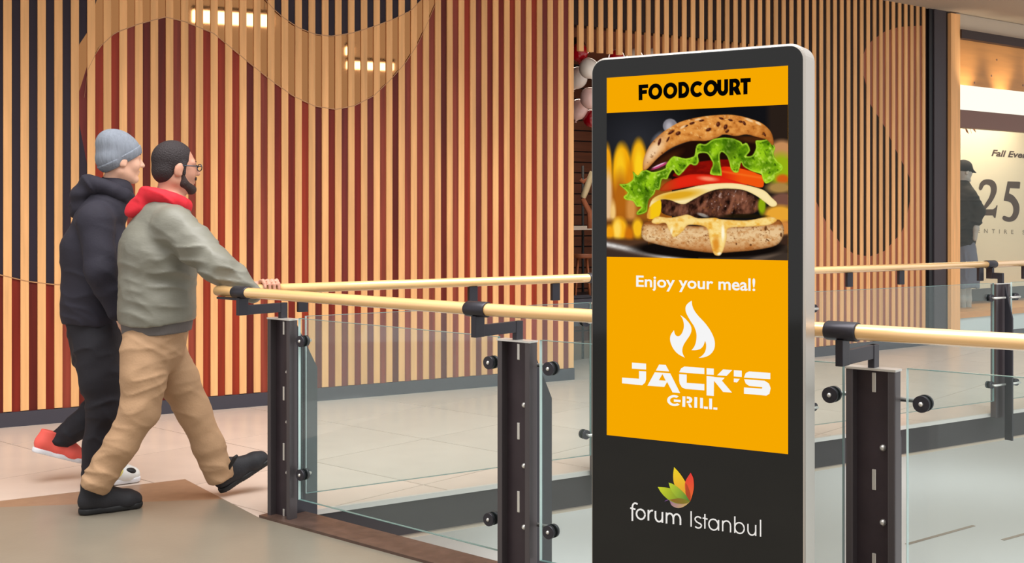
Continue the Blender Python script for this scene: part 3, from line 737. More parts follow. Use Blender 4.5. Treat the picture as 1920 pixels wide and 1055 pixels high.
# slate board
sl_top = 452 + (PX - 1138) * 0.21
over(edge(PY - sl_top, 3), (60, 44, 36)); st = np.exp(-((PY - sl_top - 6) / 5.0) ** 2) * np.clip((1320 - PX) / 60, 0, 1)
over(st * (0.75 + 0.25 * fbm(6, 3, 11)), (232, 228, 224)); over(edge(PY - 472, 6) * (PX > 1310) * 0.7, (70, 58, 50))
over(blob(1440, 478, 50, 6, 0.8, -0.35) * 0.6, (120, 100, 84))
over(blob(1330, 466, 142, 17, 0.25), (16, 11, 9))
# bottom bun
bb = smooth([(1203, 440), (1204, 425), (1210, 416), (1225, 415), (1250, 419), (1300, 423), (1380, 424), (1430, 419), (1455, 412), (1464, 414), (1470, 428), (1468, 445), (1455, 460), (1420, 468), (1380, 472), (1340, 474), (1300, 470), (1250, 462), (1215, 453), (1206, 447)], 4)
sd = sdist(bb); n1 = fbm(7, 5, 21, 4); n2 = fbm(3, 3, 31, 2)
c = mix(full((232, 196, 146)), full((190, 128, 70)), np.clip((n1 - 0.45) * 2.4, 0, 1)); c = mix(c, full((120, 66, 26)), np.clip((n2 - 0.68) * 4, 0, 1))
topd = PY - (419 + 4 * np.sin((PX - 1203) / 85)); c = mix(c, full((150, 78, 26)), np.exp(-np.clip(topd, 0, 99) / 3.5) * 0.85)
c = mix(c, full((172, 98, 40)), np.clip((PY - 450 + 6 * n1) / 22, 0, 1) * 0.75); c = mix(c, full((60, 30, 12)), np.exp(-np.clip(sd, 0, 99) / 2.2) * 0.55)
over(edge(sd, 1.4), c)
for q in [(1436, 428, 2.4, 4.5, 0.2), (1408, 459, 2, 2, 0), (1381, 457, 1.5, 2, 0), (1465, 440, 2, 4, 0), (1440, 450, 4, 1.2, 0.6)]: over(blob(*q[:4], 0.5, q[4]) * 0.85, (84, 44, 18))
# shade between the halves, under the crown
over(edge(sdist(smooth([(1212, 318), (1245, 288), (1300, 262), (1345, 256), (1438, 258), (1449, 280), (1432, 330), (1300, 336), (1240, 332)], 4)), 3), (30, 12, 7))
over(blob(1250, 300, 30, 8, 0.9, -0.55) * 0.6, (84, 40, 14)); over(blob(1415, 262, 32, 6, 0.9, 0.1) * 0.6, (96, 50, 18))
# onion
over(blob(1238, 311, 17, 2.6, 0.6, -0.42), (186, 64, 110)); over(blob(1236, 309.5, 13, 1.2, 0.6, -0.42), (238, 190, 214)); over(blob(1240, 316, 13, 2.2, 0.6, -0.35) * 0.7, (70, 60, 20))
# tomatoes
over(edge(sdist(smooth([(1262, 330), (1290, 310), (1320, 302), (1365, 299), (1400, 306), (1420, 318), (1400, 330), (1320, 332)], 4)), 2), mix(full((150, 18, 8)), full((96, 8, 6)), fbm(14, 6, 41)))
ts = sdist(smooth([(1239, 358), (1245, 346), (1262, 336), (1290, 327.5), (1312, 326), (1340, 328), (1365, 333), (1388, 340), (1400, 347), (1340, 346), (1300, 349), (1262, 356)], 4))
c = mix(full((226, 38, 18)), full((180, 70, 22)), np.clip((1275 - PX) / 32, 0, 1)); c = mix(c, full((250, 150, 110)), blob(1328, 335, 16, 4, 1.0, 0.1) * 0.9); c = mix(c, full((120, 14, 4)), np.exp(-np.clip(ts, 0, 99) / 1.6) * 0.5); over(edge(ts, 1.2), c)
ts = sdist(smooth([(1350, 330), (1352, 314), (1372, 313), (1398, 318), (1422, 326), (1431, 332), (1430, 351), (1402, 346), (1375, 338)], 4))
c = mix(full((238, 84, 14)), full((214, 34, 12)), np.clip((1390 - PX) / 36, 0, 1)); c = mix(c, full((250, 130, 40)), np.exp(-((PY - 321 - (PX - 1352) * 0.16) / 2.2) ** 2) * 0.5); over(edge(ts, 1.2), c)
# patty
pt_ = smooth([(1239, 374), (1260, 374), (1280, 380), (1300, 372), (1325, 360), (1350, 354), (1380, 353), (1400, 359), (1420, 371), (1426, 384), (1422, 395), (1405, 403), (1380, 408), (1350, 408), (1320, 406), (1290, 409), (1265, 406), (1245, 401), (1239, 392)], 4)
sd = sdist(pt_); n1 = fbm(8, 14, 51, 4, 0.3); n2 = fbm(3.5, 6, 61, 3, 0.4)
c = mix(full((64, 34, 24)), full((136, 84, 62)), np.clip((n1 - 0.32) * 2.6, 0, 1)); c = mix(c, full((216, 190, 182)), np.clip((n2 - 0.66) * 5, 0, 1) * np.clip(1.2 - np.abs(PX - 1365) / 70, 0.25, 1) * 0.8)
c = mix(c, full((170, 104, 52)), np.clip((fbm(6, 6, 71) - 0.66) * 5, 0, 1) * 0.6); c = mix(c, full((22, 11, 8)), np.clip((0.36 - n1) * 6, 0, 1)); c = mix(c, full((24, 12, 8)), np.exp(-np.clip(sd, 0, 99) / 4) * 0.75)
over(edge(sd, 1.2), c); over(blob(1318, 403, 10, 3, 0.7, 0.3) * 0.7, (190, 186, 176)); over(blob(1395, 405, 40, 4, 0.6) * 0.9, (30, 22, 8))
over(blob(1429, 385, 7, 16, 0.6), (140, 168, 14))
# cheese
over(edge(sdist(smooth([(1214, 409), (1218, 388), (1228, 378), (1239, 374), (1240, 395), (1233, 408)], 3)), 1.5), mix(full((244, 196, 20)), full((224, 160, 60)), np.clip((1222 - PX) / 6, 0, 1)))
ch = smooth([(1218, 388), (1224, 373), (1240, 364), (1260, 359), (1285, 354), (1310, 348), (1340, 344), (1370, 343), (1395, 346), (1420, 352), (1435, 358), (1447, 370), (1457, 380), (1455, 386), (1446, 387), (1435, 379), (1420, 368), (1400, 358), (1380, 354), (1350, 354), (1325, 361), (1300, 374), (1285, 382), (1272, 381), (1257, 375), (1240, 374), (1226, 381)], 4)
sd = sdist(ch); c = mix(full((250, 228, 168)), full((222, 166, 34)), blob(1272, 366, 42, 8, 0.9, -0.14)); c = mix(c, full((214, 176, 90)), np.exp(-np.clip(sd, 0, 99) / 1.4) * 0.45); over(edge(sd, 1.2), c)
# sauce
sa_ = smooth([(1222, 416), (1232, 406), (1255, 408), (1275, 405), (1290, 402), (1310, 409), (1340, 408), (1355, 411), (1400, 413), (1430, 408), (1450, 407), (1457, 413), (1440, 422), (1400, 425), (1366, 428), (1363, 445), (1358, 465), (1352, 477), (1345, 479), (1338, 474), (1331, 450), (1326, 428), (1310, 422), (1290, 422), (1282, 432), (1270, 442), (1262, 444), (1254, 430), (1248, 418), (1232, 420)], 4)
sd = sdist(sa_); n1 = fbm(9, 7, 81, 3)
c = mix(full((250, 218, 136)), full((234, 172, 60)), np.clip((n1 - 0.4) * 2.2, 0, 1)); c = mix(c, full((214, 130, 30)), blob(1343, 458, 6, 14, 0.9) * 0.8); c = mix(c, full((255, 246, 214)), blob(1356, 436, 3, 14, 0.9) + blob(1258, 436, 3, 9, 0.9, 0.3) * 0.9 + blob(1350, 476, 4, 3, 0.9))
c = mix(c, full((176, 108, 40)), np.exp(-np.clip(sd, 0, 99) / 1.3) * 0.5); over(edge(sd, 1.2), c)
over(blob(1215, 404, 9, 10, 0.6) * 0.0, (0, 0, 0))
# lettuce
lt_ = [(1163, 345), (1176, 344), (1188, 335), (1187, 321), (1196, 329), (1203, 321), (1212, 318), (1222, 322), (1233, 321), (1248, 315), (1249, 309), (1261, 294), (1272, 294), (1286, 297), (1299, 294), (1303, 290), (1305, 278), (1308, 271), (1314, 269), (1324, 270), (1337, 261), (1354, 258), (1364, 258), (1377, 260), (1390, 266), (1393, 270), (1401, 268), (1407, 282), (1400, 292), (1411, 291), (1418, 277), (1417, 264), (1427, 263), (1437, 261), (1445, 255), (1447, 264), (1454, 277), (1451, 288), (1456, 300), (1468, 311), (1465, 321), (1454, 327), (1451, 337), (1437, 344), (1431, 337), (1428, 327), (1420, 324), (1408, 320), (1394, 312), (1390, 305), (1385, 322), (1377, 323), (1371, 317), (1368, 305), (1363, 292), (1354, 285), (1350, 291), (1351, 305), (1354, 327), (1350, 329), (1333, 327), (1333, 319), (1337, 308), (1333, 298), (1326, 288), (1314, 287), (1309, 291), (1311, 302), (1307, 309), (1301, 310), (1294, 308), (1284, 319), (1274, 329), (1268, 326), (1262, 318), (1255, 328), (1251, 336), (1242, 336), (1239, 349), (1236, 356), (1230, 356), (1227, 364), (1218, 373), (1215, 383), (1213, 397), (1197, 403), (1194, 398), (1203, 388), (1194, 387), (1187, 377), (1173, 374), (1170, 368), (1177, 361), (1164, 349)]
sd = sdist(smooth(lt_, 3)); n1 = fbm(16, 22, 91, 4, 0.5); n2 = fbm(6, 8, 101, 3, -0.5)
c = mix(full((66, 112, 6)), full((152, 200, 26)), np.clip((n1 - 0.3) * 2.6, 0, 1)); c = mix(c, full((206, 232, 104)), np.clip((n2 - 0.6) * 4, 0, 1) * 0.75); c = mix(c, full((30, 62, 4)), np.clip((0.38 - n2) * 6, 0, 1) * 0.7)
c = mix(c, full((184, 222, 60)), np.exp(-((np.clip(sd, 0, 99) - 1.6) / 1.3) ** 2) * 0.75); c = mix(c, full((40, 74, 6)), blob(1372, 280, 10, 22, 0.9, 0.2) * 0.55 + blob(1214, 372, 7, 18, 0.9, 0.1) * 0.5 + blob(1343, 316, 6, 10, 0.8) * 0.5)
over(edge(sd, 1.2), c)
# crown of the bun
tb = smooth([(1206, 318), (1207, 300), (1213, 283), (1222, 268), (1238, 252), (1255, 240), (1275, 229), (1300, 222), (1330, 217), (1365, 215), (1385, 217), (1402, 221), (1425, 229), (1440, 240), (1448, 252), (1451, 268), (1448, 272), (1438, 262), (1420, 257), (1400, 252), (1380, 255), (1358, 252), (1345, 258), (1325, 264), (1300, 264), (1285, 267), (1262, 276), (1245, 287), (1232, 298), (1220, 311), (1212, 318)], 4)
sd = sdist(tb); n1 = fbm(9, 7, 111, 4); n2 = fbm(4, 4, 121, 2)
c = mix(full((226, 152, 72)), full((190, 112, 42)), np.clip((n1 - 0.35) * 2.4, 0, 1)); c = mix(c, full((248, 214, 172)), blob(1224, 284, 12, 30, 1.2, 0.7) * 0.9); c = mix(c, full((246, 204, 140)), np.clip((n2 - 0.66) * 4, 0, 1) * blob(1300, 235, 90, 24, 1.2, -0.25))
low = np.exp(-np.clip(sd, 0, 99) / 3.0); c = mix(c, full((120, 58, 18)), low * 0.55 * np.clip((PY - 236) / 20, 0, 1)); c = mix(c, full((150, 80, 24)), np.clip((PX - 1418) / 34, 0, 1) * 0.6)
c = mix(c, full((96, 50, 16)), np.clip((n1 - 0.72) * 6, 0, 1)); over(edge(sd, 1.2), c)
for (x, y, a, b_, g_) in [(1237, 266, 2.6, 7, 0.3), (1253, 261, 1.8, 5.5, 0.5), (1259, 248, 7, 2.4, -0.55), (1272, 250, 5, 3.4, -0.5), (1298, 231, 5, 2.4, -0.3), (1316, 226, 5, 2, -0.2), (1329, 243, 5.4, 3, -0.4), (1347, 233, 3.4, 4.8, 0.2), (1353, 222, 4.5, 2, 0.3), (1361, 238, 3.4, 5, 0.4), (1364, 246, 4.2, 2.6, -0.7), (1370, 225, 4.4, 2, 0.3), (1389, 228, 4, 2, 0.2), (1396, 231, 2.4, 4.4, -0.5), (1434, 252, 1.8, 4.4, -0.5), (1287, 236, 4, 1.8, -0.4)]:
    over(blob(x, y, a, b_, 0.5, g_), (70, 26, 14)); over(blob(x - 0.8, y - 1, a * 0.4, b_ * 0.4, 0.9, g_) * 0.5, (170, 110, 80))
for (x, y, a, b_, g_) in [(1405, 225, 8, 2.4, 0.4), (1422, 231, 6, 2.2, 0.5), (1281, 238, 6, 2, -0.5), (1309, 224, 6, 1.8, -0.2)]: over(blob(x, y, a, b_, 0.7, g_) * 0.8, (246, 214, 168))
IMG = np.clip(IMG, 0, 255) / 255.0
LIN = np.where(IMG <= 0.04045, IMG / 12.92, ((IMG + 0.055) / 1.055) ** 2.4)
o3 = np.array(kp(0, 0, 0).to_tuple()); 
dr = np.stack([(PX - HX) / F, np.ones_like(PX), -(PY - HY) / F], -1); nK = np.array(KN); cK = np.array([0, 0, CZ])
tt = np.dot(np.array(KL) - cK, nK) / (dr @ nK); VV = cK + dr * tt[..., None] + nK * 0.0019
ids = np.arange(NX * NY).reshape(NY, NX)
FFs = np.stack([ids[:-1, :-1], ids[1:, :-1], ids[1:, 1:], ids[:-1, 1:]], -1).reshape(-1, 4)
me = bpy.data.meshes.new('burger_picture'); me.from_pydata(VV.reshape(-1, 3).tolist(), [], FFs.tolist())
at = me.color_attributes.new('Col', 'FLOAT_COLOR', 'POINT')
at.data.foreach_set('color', np.concatenate([LIN.reshape(-1, 3), np.ones((NX * NY, 1))], 1).astype(np.float32).ravel())
me.materials.append(emis('burger_picture', (1, 1, 1), 1.0, 'Col'))
bo = bpy.data.objects.new('burger_picture', me); COL.objects.link(bo); bo.parent = scr
bo['label'] = 'picture of a burger with lettuce, tomato and cheese'
adopt(kiosk)
# ------------------------------------------------------------------ recess behind the opening: dim shop
PO0, TO0, NO0 = wall_at(S_OPEN0); PO1, TO1, NO1 = wall_at(S_OPEN1)
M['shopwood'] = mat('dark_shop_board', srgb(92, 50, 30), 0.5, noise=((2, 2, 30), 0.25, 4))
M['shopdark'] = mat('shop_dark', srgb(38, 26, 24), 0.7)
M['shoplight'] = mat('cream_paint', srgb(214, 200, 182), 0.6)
DEP = 2.6
def opp(u, dep, z):     # u 0..1 across the opening, dep behind it
    p = PO0.lerp(PO1, u) + NO0 * dep; return V((p.x, p.y, z))
sw = empty('wall_shop', opp(0.5, DEP, 0)); structure(sw, 'dark boarded back wall of the shop behind the opening')
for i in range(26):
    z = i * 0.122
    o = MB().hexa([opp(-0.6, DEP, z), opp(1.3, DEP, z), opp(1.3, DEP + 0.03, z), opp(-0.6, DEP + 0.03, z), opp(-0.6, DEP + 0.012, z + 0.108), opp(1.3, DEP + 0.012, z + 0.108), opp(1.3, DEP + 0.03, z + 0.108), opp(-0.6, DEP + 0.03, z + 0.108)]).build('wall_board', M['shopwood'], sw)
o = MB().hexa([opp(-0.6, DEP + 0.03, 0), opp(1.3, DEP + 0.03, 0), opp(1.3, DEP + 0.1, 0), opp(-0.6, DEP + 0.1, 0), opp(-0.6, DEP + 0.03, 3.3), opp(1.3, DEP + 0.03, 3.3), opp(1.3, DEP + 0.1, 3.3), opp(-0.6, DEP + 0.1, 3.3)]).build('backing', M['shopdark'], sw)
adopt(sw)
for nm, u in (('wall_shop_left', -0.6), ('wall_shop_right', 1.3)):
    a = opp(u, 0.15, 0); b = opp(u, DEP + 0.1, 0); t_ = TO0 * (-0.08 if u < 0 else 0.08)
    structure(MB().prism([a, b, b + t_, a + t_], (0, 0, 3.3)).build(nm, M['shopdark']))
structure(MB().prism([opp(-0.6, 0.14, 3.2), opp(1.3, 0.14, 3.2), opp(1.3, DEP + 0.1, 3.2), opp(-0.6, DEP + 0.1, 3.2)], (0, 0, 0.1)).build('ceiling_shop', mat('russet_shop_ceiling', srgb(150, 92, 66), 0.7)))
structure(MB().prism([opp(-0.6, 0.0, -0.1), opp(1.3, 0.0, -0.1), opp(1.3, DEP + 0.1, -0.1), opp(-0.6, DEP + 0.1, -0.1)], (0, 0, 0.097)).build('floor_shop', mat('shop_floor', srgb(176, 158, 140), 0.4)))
for nm, u in (('trim_4', 0.0), ('trim_5', 1.0)):
    a = opp(u, 0.03, 0); sgn = -1 if u < 0.5 else 1
    structure(MB().prism([a, opp(u, 0.16, 0), opp(u, 0.16, 0) + TO0 * 0.03 * sgn, a + TO0 * 0.03 * sgn], (0, 0, 3.13)).build(nm, M['umber']))
area('shop_lamp', opp(0.45, 1.1, 3.12), (0, 0, 0), 1.2, 0.8, 26, (1, 0.86, 0.7))
# --- balloon bunch just inside the opening
def lathe(center, axis_up, prof, seg=18):
    b = MB(); axis_up = V(axis_up).normalized(); a = axis_up.orthogonal().normalized(); c = axis_up.cross(a)
    vs = []; fs = []
    for r, h in prof:
        for k in range(seg):
            th = 2 * math.pi * k / seg; vs.append(V(center) + axis_up * h + (a * math.cos(th) + c * math.sin(th)) * r)
    n = len(prof)
    for i in range(n - 1):
        for k in range(seg): fs.append((i * seg + k, i * seg + (k + 1) % seg, (i + 1) * seg + (k + 1) % seg, (i + 1) * seg + k))
    fs.append(tuple(range(seg))); fs.append(tuple(range((n - 1) * seg, n * seg)))
    return b.add(vs, fs)
M['bal_red'] = mat('red_balloon', srgb(205, 14, 34), 0.16, coat=0.5); M['bal_white'] = mat('white_balloon', srgb(248, 240, 230), 0.2, coat=0.5)
M['bal_pink'] = mat('blush_balloon', srgb(244, 204, 196), 0.2, coat=0.5); M['bal_dred'] = mat('crimson_balloon', srgb(160, 0, 24), 0.2, coat=0.5); M['bal_black'] = mat('black_balloon', srgb(26, 14, 16), 0.2, coat=0.5)
BD = 10.75
def balloon(px, py, rpx, m, label, tilt=(0, 0, -1), d=BD):
    c = W(px, py, d); r = rpx / F * d
    root = empty('balloon', c); tag(root, label, 'balloon', 'balloons at the shop opening')
    ax = V(tilt).normalized()
    prof = [(0.02 * r, -1.02 * r)] + [(r * math.sin(a) * (1 - 0.10 * max(0, -math.cos(a) * -1)), -r * 1.05 * math.cos(a)) for a in np.linspace(0.15, math.pi - 0.25, 14)] + [(0.08 * r, 1.16 * r), (0.05 * r, 1.2 * r)]
    lathe(c, ax, prof, 20).build('skin', m, root, True)
    lathe(c + ax * 1.2 * r, ax, [(0.04 * r, 0), (0.12 * r, 0.10 * r), (0.11 * r, 0.12 * r), (0.01 * r, 0.05 * r)], 10).build('knot', m, root, True)
    adopt(root)
balloon(1086, 98, 17, M['bal_red'], 'shiny red balloon at the top of the bunch')
balloon(1081, 88, 18, M['bal_black'], 'black balloon behind the red one at the top', (0.3, 0, -1), BD + 0.22)
balloon(1104, 128, 19, M['bal_white'], 'white balloon touching the kiosk corner in view', (0.4, 0, -1), BD - 0.06)
balloon(1082, 146, 20, M['bal_white'], 'cream white balloon directly below the red one', (-0.3, 0, -1), BD + 0.24)
balloon(1107, 184, 20, M['bal_pink'], 'blush pink balloon halfway down beside the kiosk edge', (0.5, 0, -1), BD - 0.02)
balloon(1084, 205, 19, M['bal_pink'], 'pale pink balloon at the bottom of the bunch', (-0.2, 0, -1), BD + 0.24)
balloon(1108, 222, 16, M['bal_dred'], 'dark crimson balloon lowest beside the kiosk edge', (0.2, 0, -1), BD + 0.25)
for px, py, r_, mm, lb in ((1190, 106, 15, 'bal_white', 'white balloon peeping over the left half of the kiosk'), (1156, 108, 15, 'bal_red', 'red balloon peeping over the kiosk top, left of the white one'), (1222, 106, 15, 'bal_white', 'white balloon over the kiosk top, next to its middle')):
    balloon(px, py, r_, M[mm], lb, (0, 0, -1), BD + 0.3)
# --- display rail, stand and counter inside the opening
rk = empty('display_rack', opp(0.1, 1.0, 0)); tag(rk, 'dark shop display rack with a pale shelf behind the opening', 'rack')
RDp = 11.3
def shelf(py, h, m, d=RDp, x0=1070, x1=1180, dep=0.35):
    a = W(x0, py, d); b = W(x1, py, d + 0.55); z = a.z; b.z = z; n_ = NO0 * dep
    return MB().prism([a, b, b + n_, a + n_], (0, 0, h))
shelf(431, 0.035, M['shoplight']).build('shelf', M['shoplight'], rk)
shelf(560, 0.03, M['steel2']).build('shelf', M['steel2'], rk)
for x in (1071, 1130, 1179):
    a = W(x, HY, RDp + (x - 1070) / 110 * 0.55); a.z = 0; b = a + NO0 * 0.33
    for q in (a, b): MB().tube([q, q + UP * 1.95], 0.013, 8).build('upright', M['rubber'], rk, True)
shelf(612, 0.26, M['base'], d=RDp).build('plinth_box', M['base'], rk)
adopt(rk)
st_ = empty('stool', W(1092, 560, 11.2)); st_.location.z = W(0, 560, 11.2).z; tag(st_, 'small wooden stool standing on the lower rack shelf', 'stool')
sp = W(1092, 480, 11.42); z0 = W(0, 560, 11.3).z + 0.03
M['stoolwood'] = mat('warm_stool_wood', srgb(150, 84, 48), 0.5, noise=((3, 3, 20), 0.2, 3))
lathe(V((sp.x, sp.y, sp.z)), UP, [(0.07, -0.02), (0.10, -0.015), (0.105, 0.01), (0.09, 0.022)], 20).build('seat', M['stoolwood'], st_, True)
for a in range(4):
    th = math.radians(45 + 90 * a); dv = V((math.cos(th), math.sin(th), 0))
    MB().tube([V((sp.x, sp.y, sp.z - 0.02)) + dv * 0.06, V((sp.x, sp.y, z0)) + dv * 0.10], [0.012, 0.009], 8).build('leg', M['stoolwood'], st_, True)
adopt(st_)
# a cream garment sleeve hanging beside the kiosk edge
gm = empty('hanging_coat', W(1112, 430, 11.0)); gm.location.z = W(0, 470, 11.0).z; tag(gm, 'cream and tan coat hanging in the shop beside the kiosk edge', 'coat')
M['cream'] = mat('cream_cloth', srgb(232, 208, 160), 0.8); M['tanc'] = mat('tan_cloth', srgb(168, 96, 60), 0.8)
def limb(pts, r, d=11.0, seg=12): return MB().tube([W(x, y, d + 0.002 * i) for i, (x, y) in enumerate(pts)], [q * d / F for q in r], seg)
limb([(1111, 322), (1106, 335), (1099, 356), (1093, 370), (1092, 375)], [5, 6, 6, 5.5, 4]).build('sleeve', M['cream'], gm, True)
limb([(1092, 372), (1098, 384), (1106, 398), (1107, 428)], [4.5, 5, 5.5, 6]).build('cuff', M['tanc'], gm, True)
limb([(1135, 300), (1135, 330), (1134, 380), (1133, 430)], [13, 20, 21, 24]).build('coat_body', M['tanc'], gm, True)
limb([(1135, 296), (1135, 285), (1135, 270)], [3, 1.5, 1.5]).build('hanger', M['zinc'], gm, True)
limb([(1092, 332), (1088, 338), (1093, 341), (1104, 334)], [1, 4, 4, 2]).build('collar_flap', M['tanc'], gm, True)
adopt(gm)

# ------------------------------------------------------------------ pilaster and shop front on the right
S3 = SL[3]; TS3 = (PW[4] - PW[3]).normalized(); NS3 = V((-TS3.y, TS3.x, 0))
def sf(px, off=0.0):     # plan point on the shop-front plane (shifted back by off) for a photo column
    q = ray_plane(px, HY, PW[3] + NS3 * off, NS3); return V((q.x, q.y, 0))
def zz(py, px=1796): return CZ - (py - HY) / F * sf(px).y
def strip(name, x0, x1, z0, z1, o0, o1, m, parent=None):
    a = sf(x0); b = sf(x1)
    o = MB().hexa([a + NS3 * o0 + UP * z0, b + NS3 * o0 + UP * z0, b + NS3 * o1 + UP * z0, a + NS3 * o1 + UP * z0, a + NS3 * o0 + UP * z1, b + NS3 * o0 + UP * z1, b + NS3 * o1 + UP * z1, a + NS3 * o1 + UP * z1]).build(name, m, parent); return o
M['pil'] = mat('charcoal_pilaster', srgb(58, 50, 56), 0.5, noise=((2, 2, 2), 0.08, 3)); M['blk'] = mat('black_reveal', srgb(18, 16, 22), 0.5)
pil = empty('wall_pilaster', sf(1765)); structure(pil, 'charcoal pilaster with black reveals ending the slatted wall')
strip('reveal', 1744.5, 1752, 0, CEIL, 0.015, 0.14, M['blk'], pil); strip('panel', 1752, 1774, 0, CEIL, 0.0, 0.14, M['pil'], pil)
strip('reveal', 1774, 1779, 0, CEIL, 0.015, 0.14, M['blk'], pil); strip('edge_board', 1779, 1796, 0, CEIL - 0.02, -0.03, 0.14, M['slat'], pil)
adopt(pil)
X1 = 2150
front = empty('wall_shopfront', sf(1950)); structure(front, 'timber and glass shop front right of the slatted wall')
M['beam'] = mat('dark_beam', srgb(50, 36, 36), 0.5); M['pine'] = mat('knotty_pine', srgb(214, 150, 84), 0.45, noise=((1.5, 1.5, 14), 0.12, 5)); M['mauve'] = mat('brown_rail', srgb(128, 92, 80), 0.5)
M['lightbox'] = emis('lit_panel', (1.0, 0.95, 0.80), 1.15)
ZA, ZB, ZC_, ZD_, ZE = 3.58, 3.48, 2.96, 2.667, 2.465
strip('bulkhead', 1796, X1, ZA, CEIL, 0.02, 0.14, M['bulk'], front)
strip('beam', 1796, X1, ZB, ZA, -0.05, 0.14, M['beam'], front)
for xa, xb in ((1796, 1965), (1966, X1)):
    strip('pine_panel', xa, xb, ZC_, ZB, 0.03, 0.06, M['pine'], front)
for px, py in ((1869, 112), (1859, 142), (1827, 155), (1918, 160)):
    q = ray_plane(px, py, sf(1850, 0) + NS3 * 0.0295, NS3)
    MB().disc(q, NS3, 0.013, 0.003, 10).build('wood_knot', M['mauve'], front)
strip('lit_panel', 1796, X1, ZD_, ZC_, 0.04, 0.08, M['lightbox'], front)
strip('rail', 1796, X1, ZE, ZD_, 0.0, 0.10, M['mauve'], front)
strip('sill', 1796, X1, 0.27, 0.34, -0.02, 0.9, M['pine'], front)
strip('plinth', 1796, X1, 0.08, 0.27, 0.0, 0.12, mat('pale_blue_plinth', srgb(206, 218, 218), 0.5), front)
strip('kick_strip', 1796, X1, 0.0, 0.08, 0.02, 0.12, M['base'], front)
strip('shop_pane', 1796, 1960, 0.34, ZE, 0.02, 0.03, M['shopglass'], front)
strip('shop_pane', 1962, X1, 0.34, ZE, 0.02, 0.03, M['shopglass'], front)
strip('display_back', 1796, X1, 0.34, 2.9, 0.9, 0.95, mat('brown_display_back', srgb(96, 78, 64), 0.7), front)
strip('display_side', 1790, 1796, 0.0, 3.4, 0.14, 0.95, M['mauve'], front)
strip('display_ceiling', 1796, X1, 2.9, 2.95, 0.08, 0.95, M['shoplight'], front)
adopt(front)
pa = (sf(1860) + NS3 * 0.25)
area('display_lamp', V((pa.x, pa.y, 2.86)) + TS3 * 0.3, (math.radians(-12), 0, math.atan2(TS3.y, TS3.x)), 2.4, 0.2, 44, (1, 0.88, 0.68))
for px in (1812, 1880, 1950):
    q = sf(px) - NS3 * 0.22
    l = bpy.data.lights.new('soffit_spot', 'SPOT'); l.energy = 20; l.color = (1, 0.84, 0.6); l.spot_size = math.radians(75); l.spot_blend = 0.9; l.shadow_soft_size = 0.04
    o = bpy.data.objects.new('soffit_spot', l); COL.objects.link(o); o.location = V((q.x, q.y, 2.72)); o.rotation_euler = (V((0, 0, 3.15)) + sf(px) - o.location).to_track_quat('-Z', 'Y').to_euler()
# poster on the display back
PO_ = 0.62; PP = PW[3] + NS3 * PO_
def pp(px, py, off=0.0): return ray_plane(px, py, PP, NS3) - NS3 * off
po = empty('sale_poster', pp(1880, 540)); tag(po, 'large cream sale poster reading 25 in the shop window', 'poster')
a, b, c, d = pp(1801, 236), pp(2120, 266), pp(2120, 516), pp(1801, 543)
za = a.z; zb_ = d.z
pm = MB(); q0 = V((a.x, a.y, 0)); q1 = V((b.x, b.y, 0))
pm.prism([q0 + UP * zb_, q1 + UP * zb_, q1 + UP * za, q0 + UP * za], NS3 * 0.006).build('sheet', mat('cream_poster', srgb(226, 214, 186), 0.7), po)
M['sepia'] = mat('sepia_print', srgb(70, 50, 36), 0.7)
zp = Z(1780, 250, 4.586)
two = smooth([(252, 470), (262, 430), (290, 402), (325, 394), (365, 400), (395, 425), (408, 470), (400, 520), (370, 580), (335, 625), (310, 652)], 4, False)[:-1] + [(310, 652), (375, 652), (398, 635), (404, 618), (414, 618), (396, 726), (386, 726), (372, 704), (285, 704), (276, 660)] + smooth([(276, 660), (310, 600), (340, 550), (355, 500), (352, 460), (335, 442), (310, 440), (292, 455), (280, 480), (262, 488), (252, 470)], 4, False)[:-1]
five = [(500, 412), (598, 415), (610, 420), (604, 474), (520, 470), (512, 515)] + smooth([(512, 515), (550, 535), (585, 580), (602, 630), (596, 690), (570, 738), (530, 758), (490, 756), (462, 742), (455, 722), (468, 708), (490, 714), (515, 720), (535, 705), (548, 670), (545, 625), (520, 590), (466, 578)], 4, False)
tri_fill('numeral', [[zp(two)]], 0.002, M['sepia'], po, pp); tri_fill('numeral', [[zp(five)]], 0.002, M['sepia'], po, pp)
text_flat('poster_lettering', 'Fall Event', [(1858.5, 292), (1934, 297), (1934, 285.5), (1860, 280)], 0.002, M['sepia'], po, pp, bold=0.03, shear=0.2)
text_flat('poster_lettering', 'ENTIRE STORE', [(1833, 436), (1975, 441), (1975, 433), (1833, 428)], 0.002, mat('grey_print', srgb(130, 118, 98), 0.7), po, pp, bold=0.005, spacing=2.3)
adopt(po)
# branch decoration at the window head
dec = empty('dried_branch', pp(1812, 245)); tag(dec, 'orange dried leaf spray at the top corner of the shop window', 'decoration')
M['leaf'] = mat('orange_dry_leaf', srgb(190, 120, 66), 0.7)
rl = random.Random(4)
for i in range(16):
    p = ray_plane(1799 + rl.random() * 26, 208 + rl.random() * 34, PW[3] + NS3 * 0.12, NS3); dv = V((rl.uniform(-1, 1), rl.uniform(-0.3, 0.3), rl.uniform(-1.2, 0.2))).normalized()
    sd_ = dv.cross(NS3).normalized() * 0.018; L = 0.09
    MB().prism([p, p + dv * L * 0.45 + sd_, p + dv * L, p + dv * L * 0.45 - sd_], NS3 * 0.003).build('leaf', M['leaf'], dec)
st0 = ray_plane(1797, 206, PW[3] + NS3 * 0.125, NS3); st1 = ray_plane(1822, 250, PW[3] + NS3 * 0.125, NS3)
MB().tube([st0, st0.lerp(st1, 0.5) + V((0.02, 0, 0.03)), st1], [0.006, 0.005, 0.002], 6).build('stem', M['leaf'], dec, True)
adopt(dec)
